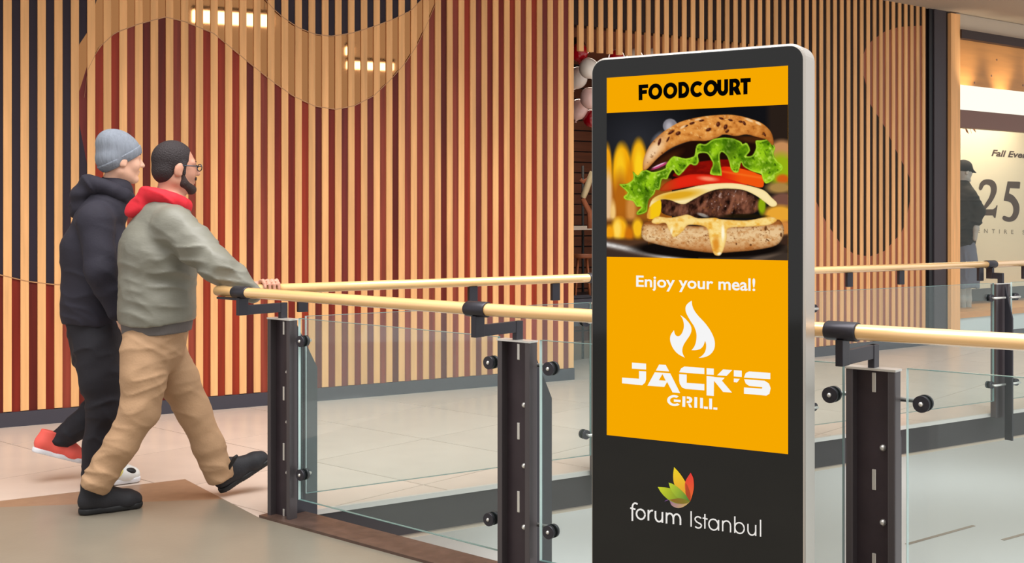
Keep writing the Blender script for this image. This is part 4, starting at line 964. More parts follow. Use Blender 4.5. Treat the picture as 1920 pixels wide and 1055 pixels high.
# ------------------------------------------------------------------ pendant lamps over the void (the mirrored band shows them)
M['lampglow'] = emis('lamp_diffuser', (1, 0.98, 0.95), 16.0)
def mirror_pt(px, py, dist):
    s = s_of_px(px); p, t, n = wall_at(s); z = z_of(py, p.y); q = V((p.x, p.y, z)); d = (q - V((0, 0, CZ))).normalized()
    return q + (d - n * 2 * d.dot(n)) * dist
def pendant(pa, pb, hpx, label, dist):
    a = mirror_pt(*pa, dist); b = mirror_pt(*pb, dist); z = (a.z + b.z) / 2; a.z = b.z = z
    h = hpx / F * 15; t = (b - a).normalized(); w = V((-t.y, t.x, 0)); c = (a + b) / 2; L = (b - a).length / 2
    root = empty('pendant_lamp', c); tag(root, label, 'lamp', 'pendant lamps over the void')
    MB().box(c, t, w, UP, L, 0.05, h / 2).build('diffuser', M['lampglow'], root, bevel=0.005)
    MB().box(c + UP * (h / 2 + 0.03), t, w, UP, L + 0.01, 0.06, 0.03).build('housing', M['steel2'], root, bevel=0.005)
    for s_ in (-0.8, 0.8): MB().tube([c + t * L * s_ + UP * (h / 2 + 0.05), c + t * L * s_ + UP * 2.6], 0.004, 6).build('cable', M['rubber'], root, True)
    adopt(root)
pendant((362, 33), (512, 36), 20, 'long linear pendant lamp reflected at the top left of the mirrored wave', 6.0)
pendant((652, 123), (738, 124), 13, 'shorter linear pendant lamp reflected in the middle of the mirrored wave', 6.6)
pendant((650, 95), (662, 95), 14, 'small pendant lamp reflected just above the shorter linear one', 6.6)
# ------------------------------------------------------------------ rounded bodies: smooth unions on a grid, turned into meshes
def unit(v): v = np.asarray(v, float); return v / np.linalg.norm(v)
class Body:
    def __init__(s, h=0.006, k=0.03): s.h = h; s.k = k; s.ops = []
    def cap(s, a, b, ra, rb, ax=None, f=1.0, k=None): s.ops.append(('cap', np.array(a, float), np.array(b, float), ra, rb, None if ax is None else unit(ax), f, k)); return s
    def ell(s, c, axes, r, k=None): s.ops.append(('ell', np.array(c, float), np.array([unit(a) for a in axes]), np.array(r, float), k)); return s
    def chain(s, pts, rs, **kw):
        for i in range(len(pts) - 1): s.cap(pts[i], pts[i + 1], rs[i], rs[i + 1], **kw)
        return s
    def cutplane(s, p, n): s.ops.append(('plane', np.array(p, float), unit(n))); return s      # removes the side n points to
    def cutell(s, c, axes, r): s.ops.append(('cut', np.array(c, float), np.array([unit(a) for a in axes]), np.array(r, float))); return s
    def eval_ell(s, P, c, A, r):
        q = (P - c) @ A.T; k0 = np.linalg.norm(q / r, axis=-1); k1 = np.linalg.norm(q / (r * r), axis=-1) + 1e-9
        return k0 * (k0 - 1) / k1
    def mesh(s, name, m, parent, disp=None):
        lo = np.full(3, 1e9); hi = -lo
        for o in s.ops:
            if o[0] == 'cap':
                R = max(o[3], o[4]) * max(1, o[6])
                for p in (o[1], o[2]): lo = np.minimum(lo, p - R); hi = np.maximum(hi, p + R)
            elif o[0] == 'ell': R = np.abs(o[2].T * o[3]).sum(1); lo = np.minimum(lo, o[1] - R); hi = np.maximum(hi, o[1] + R)
        pad = s.h * 3 + 0.02; lo -= pad; hi += pad; n = np.ceil((hi - lo) / s.h).astype(int) + 1
        Fd = np.full(tuple(n), 0.2, np.float32); ax_ = [lo[i] + s.h * np.arange(n[i]) for i in range(3)]
        def sub(a, b):
            i0 = np.maximum(((a - lo) / s.h).astype(int), 0); i1 = np.minimum(((b - lo) / s.h).astype(int) + 2, n)
            sl_ = tuple(slice(i0[i], i1[i]) for i in range(3)); g_ = np.stack(np.meshgrid(*[ax_[i][sl_[i]] for i in range(3)], indexing='ij'), -1); return sl_, g_
        for o in s.ops:
            if o[0] == 'cap':
                _, a, b, ra, rb, ax, f, k = o; k = s.k if k is None else k; R = max(ra, rb) * max(1, f) + k + 0.03
                sl_, P = sub(np.minimum(a, b) - R, np.maximum(a, b) + R)
                q = P - a; ba = b - a; L = ba @ ba + 1e-12; t = np.clip((q @ ba) / L, 0, 1); r = q - t[..., None] * ba
                if ax is not None: c_ = r @ ax; r = r - (c_ * (1 - 1 / f))[..., None] * ax
                d = np.linalg.norm(r, axis=-1) - (ra + (rb - ra) * t)
            elif o[0] == 'ell':
                _, c, A, r_, k = o; k = s.k if k is None else k; R = np.abs(A.T * r_).sum(1) + k + 0.03
                sl_, P = sub(c - R, c + R); d = s.eval_ell(P, c, A, r_)
            elif o[0] == 'plane':
                sl_, P = sub(lo, hi); d = (P - o[1]) @ o[2]; Fd[sl_] = np.maximum(Fd[sl_], d); continue
            else:
                R = np.abs(o[2].T * o[3]).sum(1) + 0.02; sl_, P = sub(o[1] - R, o[1] + R); Fd[sl_] = np.maximum(Fd[sl_], -s.eval_ell(P, o[1], o[2], o[3])); continue
            cur = Fd[sl_]; h_ = np.clip(k - np.abs(cur - d), 0, None) / max(k, 1e-6); Fd[sl_] = np.minimum(cur, d) - h_ * h_ * k * 0.25
        if disp is not None:
            idx = np.nonzero(np.abs(Fd) < 0.03); P = np.stack([ax_[i][idx[i]] for i in range(3)], -1); Fd[idx] += disp(P).astype(np.float32)
        # surface nets
        S = Fd < 0; c8 = [S[i:n[0] - 1 + i, j:n[1] - 1 + j, k:n[2] - 1 + k] for i in (0, 1) for j in (0, 1) for k in (0, 1)]
        cnt = sum(c.astype(np.uint8) for c in c8); act = (cnt > 0) & (cnt < 8); ci = np.argwhere(act); idm = np.full(act.shape, -1, np.int32); idm[act] = np.arange(len(ci))
        acc = np.zeros((len(ci), 3)); num = np.zeros(len(ci)); offs = [(i, j, k) for i in (0, 1) for j in (0, 1) for k in (0, 1)]
        vals = np.stack([Fd[ci[:, 0] + o[0], ci[:, 1] + o[1], ci[:, 2] + o[2]] for o in offs], 1)
        for a in range(8):
            for b in range(a + 1, 8):
                if sum(abs(x - y) for x, y in zip(offs[a], offs[b])) != 1: continue
                va, vb = vals[:, a], vals[:, b]; cr = (va < 0) != (vb < 0); t = np.where(cr, va / np.where(cr, va - vb, 1), 0)
                pos = np.array(offs[a]) + t[:, None] * (np.array(offs[b]) - np.array(offs[a])); acc[cr] += pos[cr]; num[cr] += 1
        vs = lo + (ci + acc / num[:, None]) * s.h; fs = []
        for ax in range(3):
            o1, o2 = (ax + 1) % 3, (ax + 2) % 3
            A_ = [slice(None)] * 3; B_ = [slice(None)] * 3; A_[ax] = slice(0, -1); B_[ax] = slice(1, None)
            e = S[tuple(A_)] != S[tuple(B_)]; E_ = np.argwhere(e)
            E_ = E_[(E_[:, o1] > 0) & (E_[:, o2] > 0) & (E_[:, o1] < n[o1] - 1) & (E_[:, o2] < n[o2] - 1)]
            fl = S[E_[:, 0], E_[:, 1], E_[:, 2]]
            def cid(d1, d2): q = E_.copy(); q[:, o1] -= d1; q[:, o2] -= d2; return idm[q[:, 0], q[:, 1], q[:, 2]]
            qd = np.stack([cid(0, 0), cid(1, 0), cid(1, 1), cid(0, 1)], 1); qd[~fl] = qd[~fl][:, ::-1]; fs.append(qd)
        fs = np.concatenate(fs); fs = fs[(fs >= 0).all(1)]
        me = bpy.data.meshes.new(name); me.vertices.add(len(vs)); me.vertices.foreach_set('co', vs.astype(np.float32).ravel())
        me.loops.add(len(fs) * 4); me.loops.foreach_set('vertex_index', fs.astype(np.int32).ravel())
        me.polygons.add(len(fs)); me.polygons.foreach_set('loop_start', np.arange(0, len(fs) * 4, 4, dtype=np.int32)); me.polygons.foreach_set('loop_total', np.full(len(fs), 4, np.int32))
        me.polygons.foreach_set('use_smooth', np.ones(len(fs), bool)); me.update(calc_edges=True); me.validate()
        me.materials.append(m); ob = bpy.data.objects.new(name, me); COL.objects.link(ob)
        if parent: ob.parent = parent
        return ob
def vn3(Q, seed):
    tab = np.random.RandomState(seed).rand(4096); I = np.floor(Q).astype(np.int64); f = Q - I; f = f * f * (3 - 2 * f)
    H = lambda i, j, k: tab[((I[:, 0] + i) * 73 + (I[:, 1] + j) * 179 + (I[:, 2] + k) * 283) & 4095]
    t = 0
    for i in (0, 1):
        for j in (0, 1):
            for k in (0, 1): t = t + H(i, j, k) * (f[:, 0] if i else 1 - f[:, 0]) * (f[:, 1] if j else 1 - f[:, 1]) * (f[:, 2] if k else 1 - f[:, 2])
    return t
def folds(dirs, amp, seed=0, stretch=3.2, spots=None):
    """cloth creases: ridged noise drawn out across each direction; spots = (centre, radius, gain) where the cloth bunches"""
    def f(P):
        t = np.zeros(len(P))
        for m_, (d, wl) in enumerate(dirs):
            d = unit(d); e = unit(np.cross(d, (0.31, 0.47, 0.83))); g_ = np.cross(d, e); A = np.array([d / wl, e / (wl * stretch), g_ / (wl * stretch)])
            Q = P @ A.T + 50; Q[:, 0] += 0.9 * vn3(P * 7 + 20, seed + 7 + m_)
            n = vn3(Q, seed + m_); rdg = (1 - np.abs(2 * n - 1)) ** 2.2; t += rdg - 0.35
        gain = np.full(len(P), 1.0)
        if spots:
            gain[:] = 0.35
            for c, r, g_ in spots: gain += g_ * np.exp(-((P - c) ** 2).sum(1) / (r * r))
        return -t * amp / len(dirs) * 1.4 * gain
    return f
N3 = lambda v: np.array(v, float)
TH = math.radians(35); FWD = N3((math.cos(TH), math.sin(TH), 0)); RGT = N3((math.sin(TH), -math.cos(TH), 0)); UPN = N3((0, 0, 1))
def J(px, py, d): return N3(W(px, py, d))
M['skin_a'] = mat('light_skin', srgb(226, 176, 150), 0.5, noise=((30, 30, 30), 0.04, 3)); M['skin_b'] = mat('tan_skin', srgb(196, 140, 116), 0.5, noise=((30, 30, 30), 0.04, 3))
M['skin_a'].node_tree.nodes['Principled BSDF'].inputs['Subsurface Weight'].default_value = 0.0
M['jacket'] = mat('olive_grey_nylon', srgb(124, 122, 110), 0.5, noise=((9, 9, 9), 0.08, 3), bump=((30, 30, 60), 0.15)); M['rib'] = mat('grey_rib_hem', srgb(100, 94, 92), 0.8, bump=((120, 120, 8), 0.3))
M['khaki'] = mat('khaki_cotton', srgb(176, 140, 106), 0.8, noise=((14, 14, 14), 0.07, 4), bump=((90, 90, 90), 0.15)); M['redcloth'] = mat('red_jersey', srgb(206, 28, 44), 0.8, bump=((90, 90, 90), 0.1))
M['black'] = mat('black_jersey', srgb(36, 33, 45), 0.85, noise=((12, 12, 12), 0.1, 3), bump=((80, 80, 80), 0.12)); M['blackpant'] = mat('black_trousers', srgb(25, 22, 30), 0.8, bump=((60, 60, 60), 0.12))
M['shoe'] = mat('black_suede', srgb(32, 31, 36), 0.7, bump=((120, 120, 120), 0.12)); M['sole'] = mat('black_sole', srgb(22, 22, 24), 0.6); M['hair'] = mat('dark_hair', srgb(40, 30, 32), 0.7, bump=((160, 160, 160), 0.6)); M['beard'] = mat('dark_beard', srgb(52, 36, 34), 0.8, bump=((200, 200, 200), 0.6))
M['beanie'] = mat('grey_knit', srgb(126, 132, 142), 0.9, noise=((60, 60, 6), 0.10, 3), bump=((110, 110, 14), 0.5)); M['specs'] = mat('spectacle_frame', srgb(40, 52, 66), 0.3); M['eyew'] = mat('eye_white', srgb(235, 232, 228), 0.2); M['iris'] = mat('eye_dark', srgb(40, 28, 22), 0.2); M['lip'] = mat('lip', srgb(186, 120, 108), 0.5); M['brow'] = mat('brow', srgb(70, 48, 40), 0.8)
M['orangeshoe'] = mat('coral_mesh', srgb(236, 96, 84), 0.7); M['whitesole'] = mat('white_sole', srgb(222, 222, 226), 0.6); M['whiteshoe'] = mat('white_leather', srgb(226, 226, 222), 0.5); M['yellow'] = mat('pale_yellow_patch', srgb(224, 212, 120), 0.6)
class Frame:
    def __init__(s, o, f, r, u): s.o = N3(o); s.f = unit(f); s.r = unit(r); s.u = unit(u); s.A = np.array([s.f, s.r, s.u])
    def p(s, f, r, u): return s.o + s.f * f + s.r * r + s.u * u
def head(B, H, nose=1.0):
    A = H.A
    B.ell(H.p(-0.012, 0, 0.032), A, (0.096, 0.076, 0.094), 0.02); B.ell(H.p(0.022, 0, -0.02), A, (0.072, 0.064, 0.098), 0.03)
    for s_ in (-1, 1):
        B.cap(H.p(-0.01, 0.045 * s_, -0.06), H.p(0.062, 0.012 * s_, -0.094), 0.026, 0.022, k=0.02)
        B.ell(H.p(0.058, 0.036 * s_, -0.022), A, (0.03, 0.026, 0.03), 0.02); B.cap(H.p(0.079, 0.012 * s_, 0.033), H.p(0.066, 0.05 * s_, 0.03), 0.015, 0.013, k=0.015)
        B.ell(H.p(-0.012, 0.078 * s_, -0.008), [H.f * 0.95 - H.u * 0.2, H.r, H.u], (0.022, 0.011, 0.034), 0.006); B.ell(H.p(-0.006, 0.080 * s_, -0.03), A, (0.011, 0.008, 0.012), 0.006)
    B.ell(H.p(0.078, 0, -0.097), A, (0.02, 0.022, 0.018), 0.02)
    B.cap(H.p(0.088, 0, 0.022), H.p(0.112 * nose, 0, -0.018), 0.008, 0.0125, k=0.01)
    for s_ in (-1, 1): B.ell(H.p(0.098, 0.011 * s_, -0.022), A, (0.011, 0.008, 0.008), 0.006)
    B.ell(H.p(0.088, 0, -0.052), A, (0.013, 0.024, 0.007), 0.006); B.ell(H.p(0.086, 0, -0.065), A, (0.013, 0.022, 0.008), 0.006)
    for s_ in (-1, 1): B.cutell(H.p(0.098, 0.031 * s_, 0.010), A, (0.016, 0.017, 0.011))
def eyes(H, root):
    for s_ in (-1, 1):
        e = Body(0.0025, 0.0).ell(H.p(0.0745, 0.031 * s_, 0.010), H.A, (0.012, 0.012, 0.012)).mesh('eye', M['eyew'], root)
        Body(0.0015, 0.0).ell(H.p(0.0845, 0.031 * s_, 0.010), H.A, (0.0035, 0.0055, 0.0055)).mesh('iris', M['iris'], e)
        Body(0.003, 0.004).cap(H.p(0.0935, 0.014 * s_, 0.040), H.p(0.082, 0.048 * s_, 0.040), 0.0042, 0.003).mesh('eyebrow', M['brow'], root)
def finger(B, pts, r0, r1):
    n = len(pts); B.chain(pts, [r0 + (r1 - r0) * i / (n - 1) for i in range(n)], k=0.006)
def relaxed_hand(B, wr, dirv, palmn, thumb):
    """hand hanging from the wrist: palm, four bent fingers of unequal length and a thumb from the side of the palm"""
    d = unit(dirv); n = unit(palmn); s_ = unit(np.cross(n, d)) * thumb
    B.cap(wr, wr + d * 0.03, 0.026, 0.027, ax=n, f=0.75, k=0.02)
    for i, (o, L) in enumerate(((0.030, 0.078), (0.010, 0.086), (-0.010, 0.080), (-0.029, 0.062))):
        b = wr + d * 0.088 + s_ * o; B.cap(wr + d * 0.02 + s_ * o * 0.6, b, 0.016, 0.0125, k=0.014)
        finger(B, [b, b + d * L * 0.42 + n * 0.008, b + d * L * 0.70 + n * 0.024, b + d * L * 0.86 + n * 0.044], 0.0098, 0.0076)
    finger(B, [wr + d * 0.03 + s_ * 0.028, wr + d * 0.062 + s_ * 0.05 + n * 0.012, wr + d * 0.092 + s_ * 0.052 + n * 0.026], 0.0135, 0.009)
def shoe(root, H, m, msole, L=0.30, high=0.13, label=None):
    """H: frame with its origin at the heel on the sole's underside"""
    B = Body(0.005, 0.035)
    B.cap(H.p(0.045, 0, 0.055), H.p(0.13, 0, 0.055), 0.043, 0.046, ax=H.r, f=0.9); B.cap(H.p(0.13, 0, 0.052), H.p(L - 0.085, 0.004, 0.042), 0.047, 0.047, ax=H.r, f=1.0)
    B.cap(H.p(L - 0.085, 0.004, 0.042), H.p(L - 0.042, 0.002, 0.038), 0.044, 0.034, ax=H.r, f=1.15); B.cap(H.p(0.06, 0, 0.07), H.p(0.062, 0, high), 0.046, 0.05, ax=H.r, f=0.85); B.cap(H.p(0.075, 0, high), H.p(0.17, 0, 0.075), 0.03, 0.03)
    B.cutplane(H.p(0, 0, 0.014), -H.u); B.cutplane(H.p(0, 0, high + 0.012), H.u)
    o = B.mesh('shoe', m, root)
    S_ = Body(0.005, 0.02)
    S_.cap(H.p(0.048, 0, 0.014), H.p(0.15, 0, 0.014), 0.046, 0.044, ax=H.r, f=0.9); S_.cap(H.p(0.15, 0, 0.014), H.p(L - 0.052, 0.004, 0.018), 0.046, 0.046, ax=H.r, f=1.05)
    S_.cutplane(H.p(0, 0, 0.0), -H.u); S_.cutplane(H.p(0, 0, 0.026), H.u); S_.mesh('sole', msole, o)
    for i in range(4):
        f_ = 0.115 + 0.024 * i; z_ = 0.125 - 0.0115 * i
        MB().tube([H.p(f_, -0.026, z_ - 0.012), H.p(f_ + 0.004, 0, z_), H.p(f_, 0.026, z_ - 0.012)], 0.0034, 6).build('lace', msole if m != M['shoe'] else M['sole'], o, True)
    return o
# ================================================================== walker in the olive jacket (nearer)
h2 = Frame(J(330, 316, 5.80), FWD + UPN * -0.04, RGT, UPN + FWD * 0.04)
P2 = empty('person', J(290, 955, 5.8) * N3((1, 1, 0))); tag(P2, 'walking person in olive jacket, red hood and khaki trousers, hand on the handrail', 'person')
pel = J(288, 625, 5.80); chest = J(300, 450, 5.80); nk = J(316, 378, 5.80)
shR = J(328, 424, 5.64); shL = J(286, 420, 5.97); elR = J(408, 500, 5.56); wrR = J(470, 549, 5.60)
elL = J(262, 512, 6.03); wrL = J(285, 590, 5.98)
hipR = J(270, 655, 5.71); knR = J(262, 770, 5.67); anR = J(180, 905, 5.64); hipL = J(306, 655, 5.90); knL = J(360, 765, 5.95); anL = J(410, 890, 6.0)
b = Body(0.0058, 0.035); head(b, h2)
b.cap(h2.p(-0.02, 0, -0.055), nk + FWD * -0.01, 0.056, 0.06, ax=RGT, f=0.95); b.chain([nk - UPN * 0.03, chest, pel], [0.09, 0.125, 0.12], ax=RGT, f=1.3)
b.chain([shL, elL, wrL], [0.05, 0.042, 0.028]); b.chain([shR, elR, wrR], [0.05, 0.042, 0.028]); b.chain([hipR, knR, anR], [0.085, 0.056, 0.042]); b.chain([hipL, knL, anL], [0.085, 0.056, 0.042])
# right hand closed round the far handrail
rc = N3(QC + UP * RZ); rt = N3(FD); rw = N3(FW)
hand_c = N3(PA + FD * -0.04 + FW * FO + UP * RZ)
b.cap(wrR, hand_c - rt * 0.055 + UPN * 0.012 + rw * 0.046, 0.026, 0.024, k=0.02)
for i, L in enumerate((1.0, 1.08, 1.03, 0.85)):
    o_ = hand_c + rt * (0.034 - 0.023 * i); R_ = 0.041
    pts = [o_ + (rw * -math.sin(a) + UPN * math.cos(a)) * R_ for a in np.radians(np.array([-72, -32, 12, 52, 92]) * L)]
    finger(b, pts, 0.0105, 0.008); b.cap(hand_c - rt * 0.05 + UPN * 0.012 + rw * 0.046, pts[0], 0.018, 0.0125, k=0.014)
finger(b, [hand_c - rt * 0.035 + rw * 0.046 - UPN * 0.005, hand_c - rt * 0.002 + rw * 0.034 - UPN * 0.034, hand_c + rt * 0.026 + rw * 0.012 - UPN * 0.040], 0.0125, 0.009)
relaxed_hand(b, wrL, FWD * 0.3 - UPN, -RGT, 1)
b.mesh('body', M['skin_b'], P2)
eyes(h2, P2)
hb = Body(0.005, 0.012); hb.ell(h2.p(-0.02, 0, 0.045), h2.A, (0.103, 0.083, 0.094)); hb.ell(h2.p(-0.055, 0, -0.01), h2.A, (0.064, 0.072, 0.07)); hb.cap(h2.p(0.012, 0.07, 0.02), h2.p(0.016, 0.07, -0.025), 0.014, 0.01); hb.cap(h2.p(0.012, -0.07, 0.02), h2.p(0.016, -0.07, -0.025), 0.014, 0.01)
hb.cutell(h2.p(0.114, 0, 0.038), h2.A, (0.085, 0.13, 0.082)); hb.cutell(h2.p(0.098, 0, -0.03), h2.A, (0.07, 0.12, 0.09)); hb.cutell(h2.p(-0.008, 0.09, -0.012), h2.A, (0.02, 0.03, 0.03)); hb.cutell(h2.p(-0.008, -0.09, -0.012), h2.A, (0.02, 0.03, 0.03)); hb.cutplane(h2.p(0, 0, -0.082), -UPN)
hb.mesh('hair', M['hair'], P2)
bb_ = Body(0.005, 0.012)
for s_ in (-1, 1): bb_.chain([h2.p(0.012, 0.066 * s_, -0.03), h2.p(0.02, 0.056 * s_, -0.07), h2.p(0.072, 0.014 * s_, -0.098)], [0.010, 0.021, 0.025])
bb_.ell(h2.p(0.086, 0, -0.1), h2.A, (0.02, 0.026, 0.022)); bb_.cap(h2.p(0.094, 0.022, -0.05), h2.p(0.1, 0, -0.043), 0.006, 0.006); bb_.cap(h2.p(0.094, -0.022, -0.05), h2.p(0.1, 0, -0.043), 0.006, 0.006)
bb_.cutell(h2.p(0.1, 0, -0.064), h2.A, (0.02, 0.022, 0.011)); bb_.mesh('beard', M['beard'], P2)
gl_ = MB()
for s_ in (-1, 1):
    lp = [h2.p(0.108 + 0.003 * math.cos(a), 0.032 * s_ + 0.024 * math.cos(a), 0.010 + 0.017 * math.sin(a)) for a in np.linspace(0, 2 * math.pi, 17)]
    gl_.tube(lp, 0.0026, 6); gl_.tube([h2.p(0.106, 0.056 * s_, 0.016), h2.p(0.06, 0.078 * s_, 0.014), h2.p(-0.012, 0.083 * s_, 0.012)], 0.0028, 6)
gl_.tube([h2.p(0.110, -0.009, 0.014), h2.p(0.113, 0, 0.016), h2.p(0.110, 0.009, 0.014)], 0.0026, 6)
gl_.build('spectacles', M['specs'], P2, True)
jb = Body(0.0068, 0.05)
jb.cap(J(294, 585, 5.80), J(297, 470, 5.80), 0.185, 0.178, ax=RGT, f=1.13); jb.cap(J(297, 470, 5.80), J(305, 420, 5.80), 0.172, 0.135, ax=RGT, f=1.25); jb.cap(shL, shR, 0.088, 0.088); jb.cap(J(312, 395, 5.8), J(314, 385, 5.8), 0.10, 0.09, ax=RGT, f=1.1)
jb.chain([shR, J(370, 460, 5.60), elR, J(445, 528, 5.58), J(474, 551, 5.595)], [0.088, 0.083, 0.074, 0.06, 0.045], k=0.04); jb.chain([shL, elL, wrL], [0.085, 0.072, 0.046], k=0.04)
jb.cutplane(J(294, 602, 5.8), -UPN + FWD * 0.05)
fj = folds([(UPN + FWD * 0.15, 0.055), (FWD * 0.5 + UPN * 0.9, 0.07)], 0.016, 3, 3.0, [(J(345, 480, 5.6), 0.16, 0.9), (elR, 0.14, 0.8), (J(300, 570, 5.6), 0.2, 0.6)])
jk_ = jb.mesh('jacket', M['jacket'], P2, fj)
Body(0.007, 0.03).cap(J(294, 600, 5.8), J(294, 616, 5.8), 0.172, 0.165, ax=RGT, f=1.12).cutplane(J(294, 592, 5.8), UPN).cutplane(J(294, 622, 5.8), -UPN + FWD * 0.06).mesh('hem_band', M['rib'], jk_)
Body(0.006, 0.02).cap(J(466, 545, 5.594), J(478, 553, 5.597), 0.042, 0.037).cutplane(J(461, 541, 5.59), -unit(wrR - elR)).cutplane(J(480, 555, 5.60), unit(wrR - elR)).mesh('cuff', M['rib'], jk_)
hd = Body(0.0062, 0.03)
for a in np.linspace(0, 2 * math.pi, 13)[:-1]:
    c_, s_ = math.cos(a), math.sin(a); p = J(311, 382, 5.8) + FWD * 0.092 * c_ + RGT * 0.098 * s_ + UPN * (0.018 - 0.03 * c_); q = J(311, 382, 5.8) + FWD * 0.092 * math.cos(a + 0.524) + RGT * 0.098 * math.sin(a + 0.524) + UPN * (0.018 - 0.03 * math.cos(a + 0.524))
    hd.cap(p, q, 0.032, 0.032)
hd.ell(J(264, 388, 5.8), [FWD + UPN * 0.55, RGT, UPN - FWD * 0.55], (0.085, 0.105, 0.045)); hd.ell(J(283, 372, 5.8), [FWD + UPN * 0.3, RGT, UPN - FWD * 0.3], (0.075, 0.105, 0.042))
hd.mesh('hood', M['redcloth'], P2, folds([(FWD + UPN, 0.06)], 0.007, 5))
pb = Body(0.0066, 0.04)
pb.cap(J(292, 612, 5.8), J(289, 650, 5.8), 0.155, 0.145, ax=RGT, f=1.15)
pb.chain([hipR, J(270, 712, 5.69), knR, J(228, 832, 5.65), anR - UPN * 0.0], [0.112, 0.105, 0.088, 0.076, 0.072], k=0.03); pb.chain([hipL, J(334, 712, 5.92), knL, J(390, 832, 5.98), anL], [0.11, 0.1, 0.084, 0.074, 0.069], k=0.03)
pb.cutplane(J(294, 604, 5.8), UPN); pb.cutplane(anR + unit(anR - knR) * 0.032, unit(anR - knR)); pb.cutplane(anL + unit(anL - knL) * 0.026, unit(anL - knL))
pf = folds([(FWD * -0.2 + UPN, 0.05), (FWD * 0.5 + UPN * 0.8, 0.065)], 0.015, 9, 3.0, [(anR + UPN * 0.06, 0.10, 1.0), (anL + UPN * 0.06, 0.10, 1.0), (J(290, 680, 5.7), 0.14, 0.7), (knR, 0.1, 0.4), (knL, 0.1, 0.4)])
pb.mesh('trousers', M['khaki'], P2, pf)
sR = J(146, 966, 5.63); sR[2] = 0.004; shoe(P2, Frame(sR, FWD, RGT, UPN), M['shoe'], M['sole'], 0.315, 0.135)
pit = math.radians(27); fL = FWD * math.cos(pit) + UPN * math.sin(pit); uL = UPN * math.cos(pit) - FWD * math.sin(pit)
sL = J(412, 931, 6.02); sL[2] = 0.012; oL = shoe(P2, Frame(sL, fL, RGT, uL), M['shoe'], M['sole'], 0.315, 0.135)
bpy.context.view_layer.update()
tb_ = N3(anL); MB().tube([J(428, 880, 5.97), J(440, 858, 5.97), J(445, 853, 5.97)], [0.008, 0.011, 0.006], 8).build('pull_tab', M['sole'], oL, True)
adopt(P2)
# ================================================================== walker in the black hoodie (behind)
D1 = 6.28
h1 = Frame(J(228, 300, D1), FWD + UPN * -0.08, RGT, UPN + FWD * 0.08)
P1 = empty('person', J(195, 905, D1) * N3((1, 1, 0))); tag(P1, 'walking person in grey beanie, black hoodie and black trousers', 'person')
pel1 = J(180, 625, D1); ch1 = J(182, 440, D1); nk1 = J(206, 365, D1); s1R = J(178, 412, D1 - 0.17); s1L = J(172, 410, D1 + 0.17); e1R = J(190, 510, D1 - 0.24); w1R = J(222, 580, D1 - 0.19); e1L = J(165, 510, D1 + 0.24); w1L = J(200, 590, D1 + 0.2)
hp1 = J(182, 650, D1 - 0.09); k1_ = J(196, 765, D1 - 0.1); a1_ = J(172, 885, 6.2); hp2 = J(188, 650, D1 + 0.09); k2_ = J(196, 752, D1 + 0.1); a2_ = J(108, 826, D1 + 0.08)
b = Body(0.0058, 0.035); head(b, h1, 1.02); b.cap(h1.p(-0.02, 0, -0.055), nk1, 0.055, 0.06, ax=RGT, f=0.95); b.chain([nk1 - UPN * 0.03, ch1, pel1], [0.09, 0.12, 0.12], ax=RGT, f=1.3)
b.chain([s1R, e1R, w1R], [0.05, 0.042, 0.028]); b.chain([s1L, e1L, w1L], [0.05, 0.042, 0.028]); b.chain([hp1, k1_, a1_], [0.085, 0.056, 0.042]); b.chain([hp2, k2_, a2_], [0.085, 0.056, 0.042])
relaxed_hand(b, w1R, FWD * 0.5 - UPN, RGT * -1, -1); relaxed_hand(b, w1L, FWD * 0.5 - UPN, RGT, 1)
b.mesh('body', M['skin_a'], P1); eyes(h1, P1)
bn = Body(0.005, 0.03); bn.ell(h1.p(-0.016, 0, 0.045), h1.A, (0.113, 0.094, 0.10)); bn.ell(h1.p(-0.045, 0, 0.085), h1.A, (0.085, 0.078, 0.075)); bn.ell(h1.p(-0.06, 0, -0.005), h1.A, (0.075, 0.088, 0.07)); bn.ell(h1.p(-0.075, 0, 0.085), h1.A, (0.06, 0.07, 0.06)); bn.cutplane(h1.p(0.06, 0, 0.024), -UPN * 0.87 + FWD * 0.5)
bo_ = bn.mesh('beanie', M['beanie'], P1)
cf = Body(0.005, 0.01); cf.ell(h1.p(-0.016, 0, 0.045), h1.A, (0.118, 0.099, 0.104)); cf.ell(h1.p(-0.06, 0, -0.005), h1.A, (0.08, 0.093, 0.075)); nn_ = unit(-UPN * 0.87 + FWD * 0.5); cf.cutplane(h1.p(0.06, 0, 0.021), nn_); cf.cutplane(h1.p(0.06, 0, 0.021) - nn_ * 0.045, -nn_); cf.mesh('cuff', M['beanie'], bo_)
jb = Body(0.007, 0.05)
jb.cap(J(176, 590, D1), J(178, 470, D1), 0.165, 0.165, ax=RGT, f=1.15); jb.cap(J(178, 470, D1), J(190, 410, D1), 0.16, 0.12, ax=RGT, f=1.25); jb.cap(s1L, s1R, 0.085, 0.085); jb.chain([s1R, e1R, w1R], [0.086, 0.075, 0.055], k=0.03); jb.chain([s1L, e1L, w1L], [0.086, 0.075, 0.055], k=0.03); jb.cap(J(200, 385, D1), J(208, 362, D1), 0.105, 0.088, ax=RGT, f=1.1); jb.cap(J(206, 374, D1), J(217, 360, D1), 0.096, 0.084, ax=RGT, f=1.12)
jb.cutplane(J(178, 606, D1), -UPN)
hz_ = jb.mesh('hoodie', M['black'], P1, folds([(FWD * 0.3 + UPN, 0.07), (FWD * 0.9 + UPN * 0.6, 0.09)], 0.016, 13, 3.0, [(e1R, 0.15, 0.8), (J(185, 590, D1 - 0.1), 0.2, 0.6)]))
hd = Body(0.0065, 0.035)
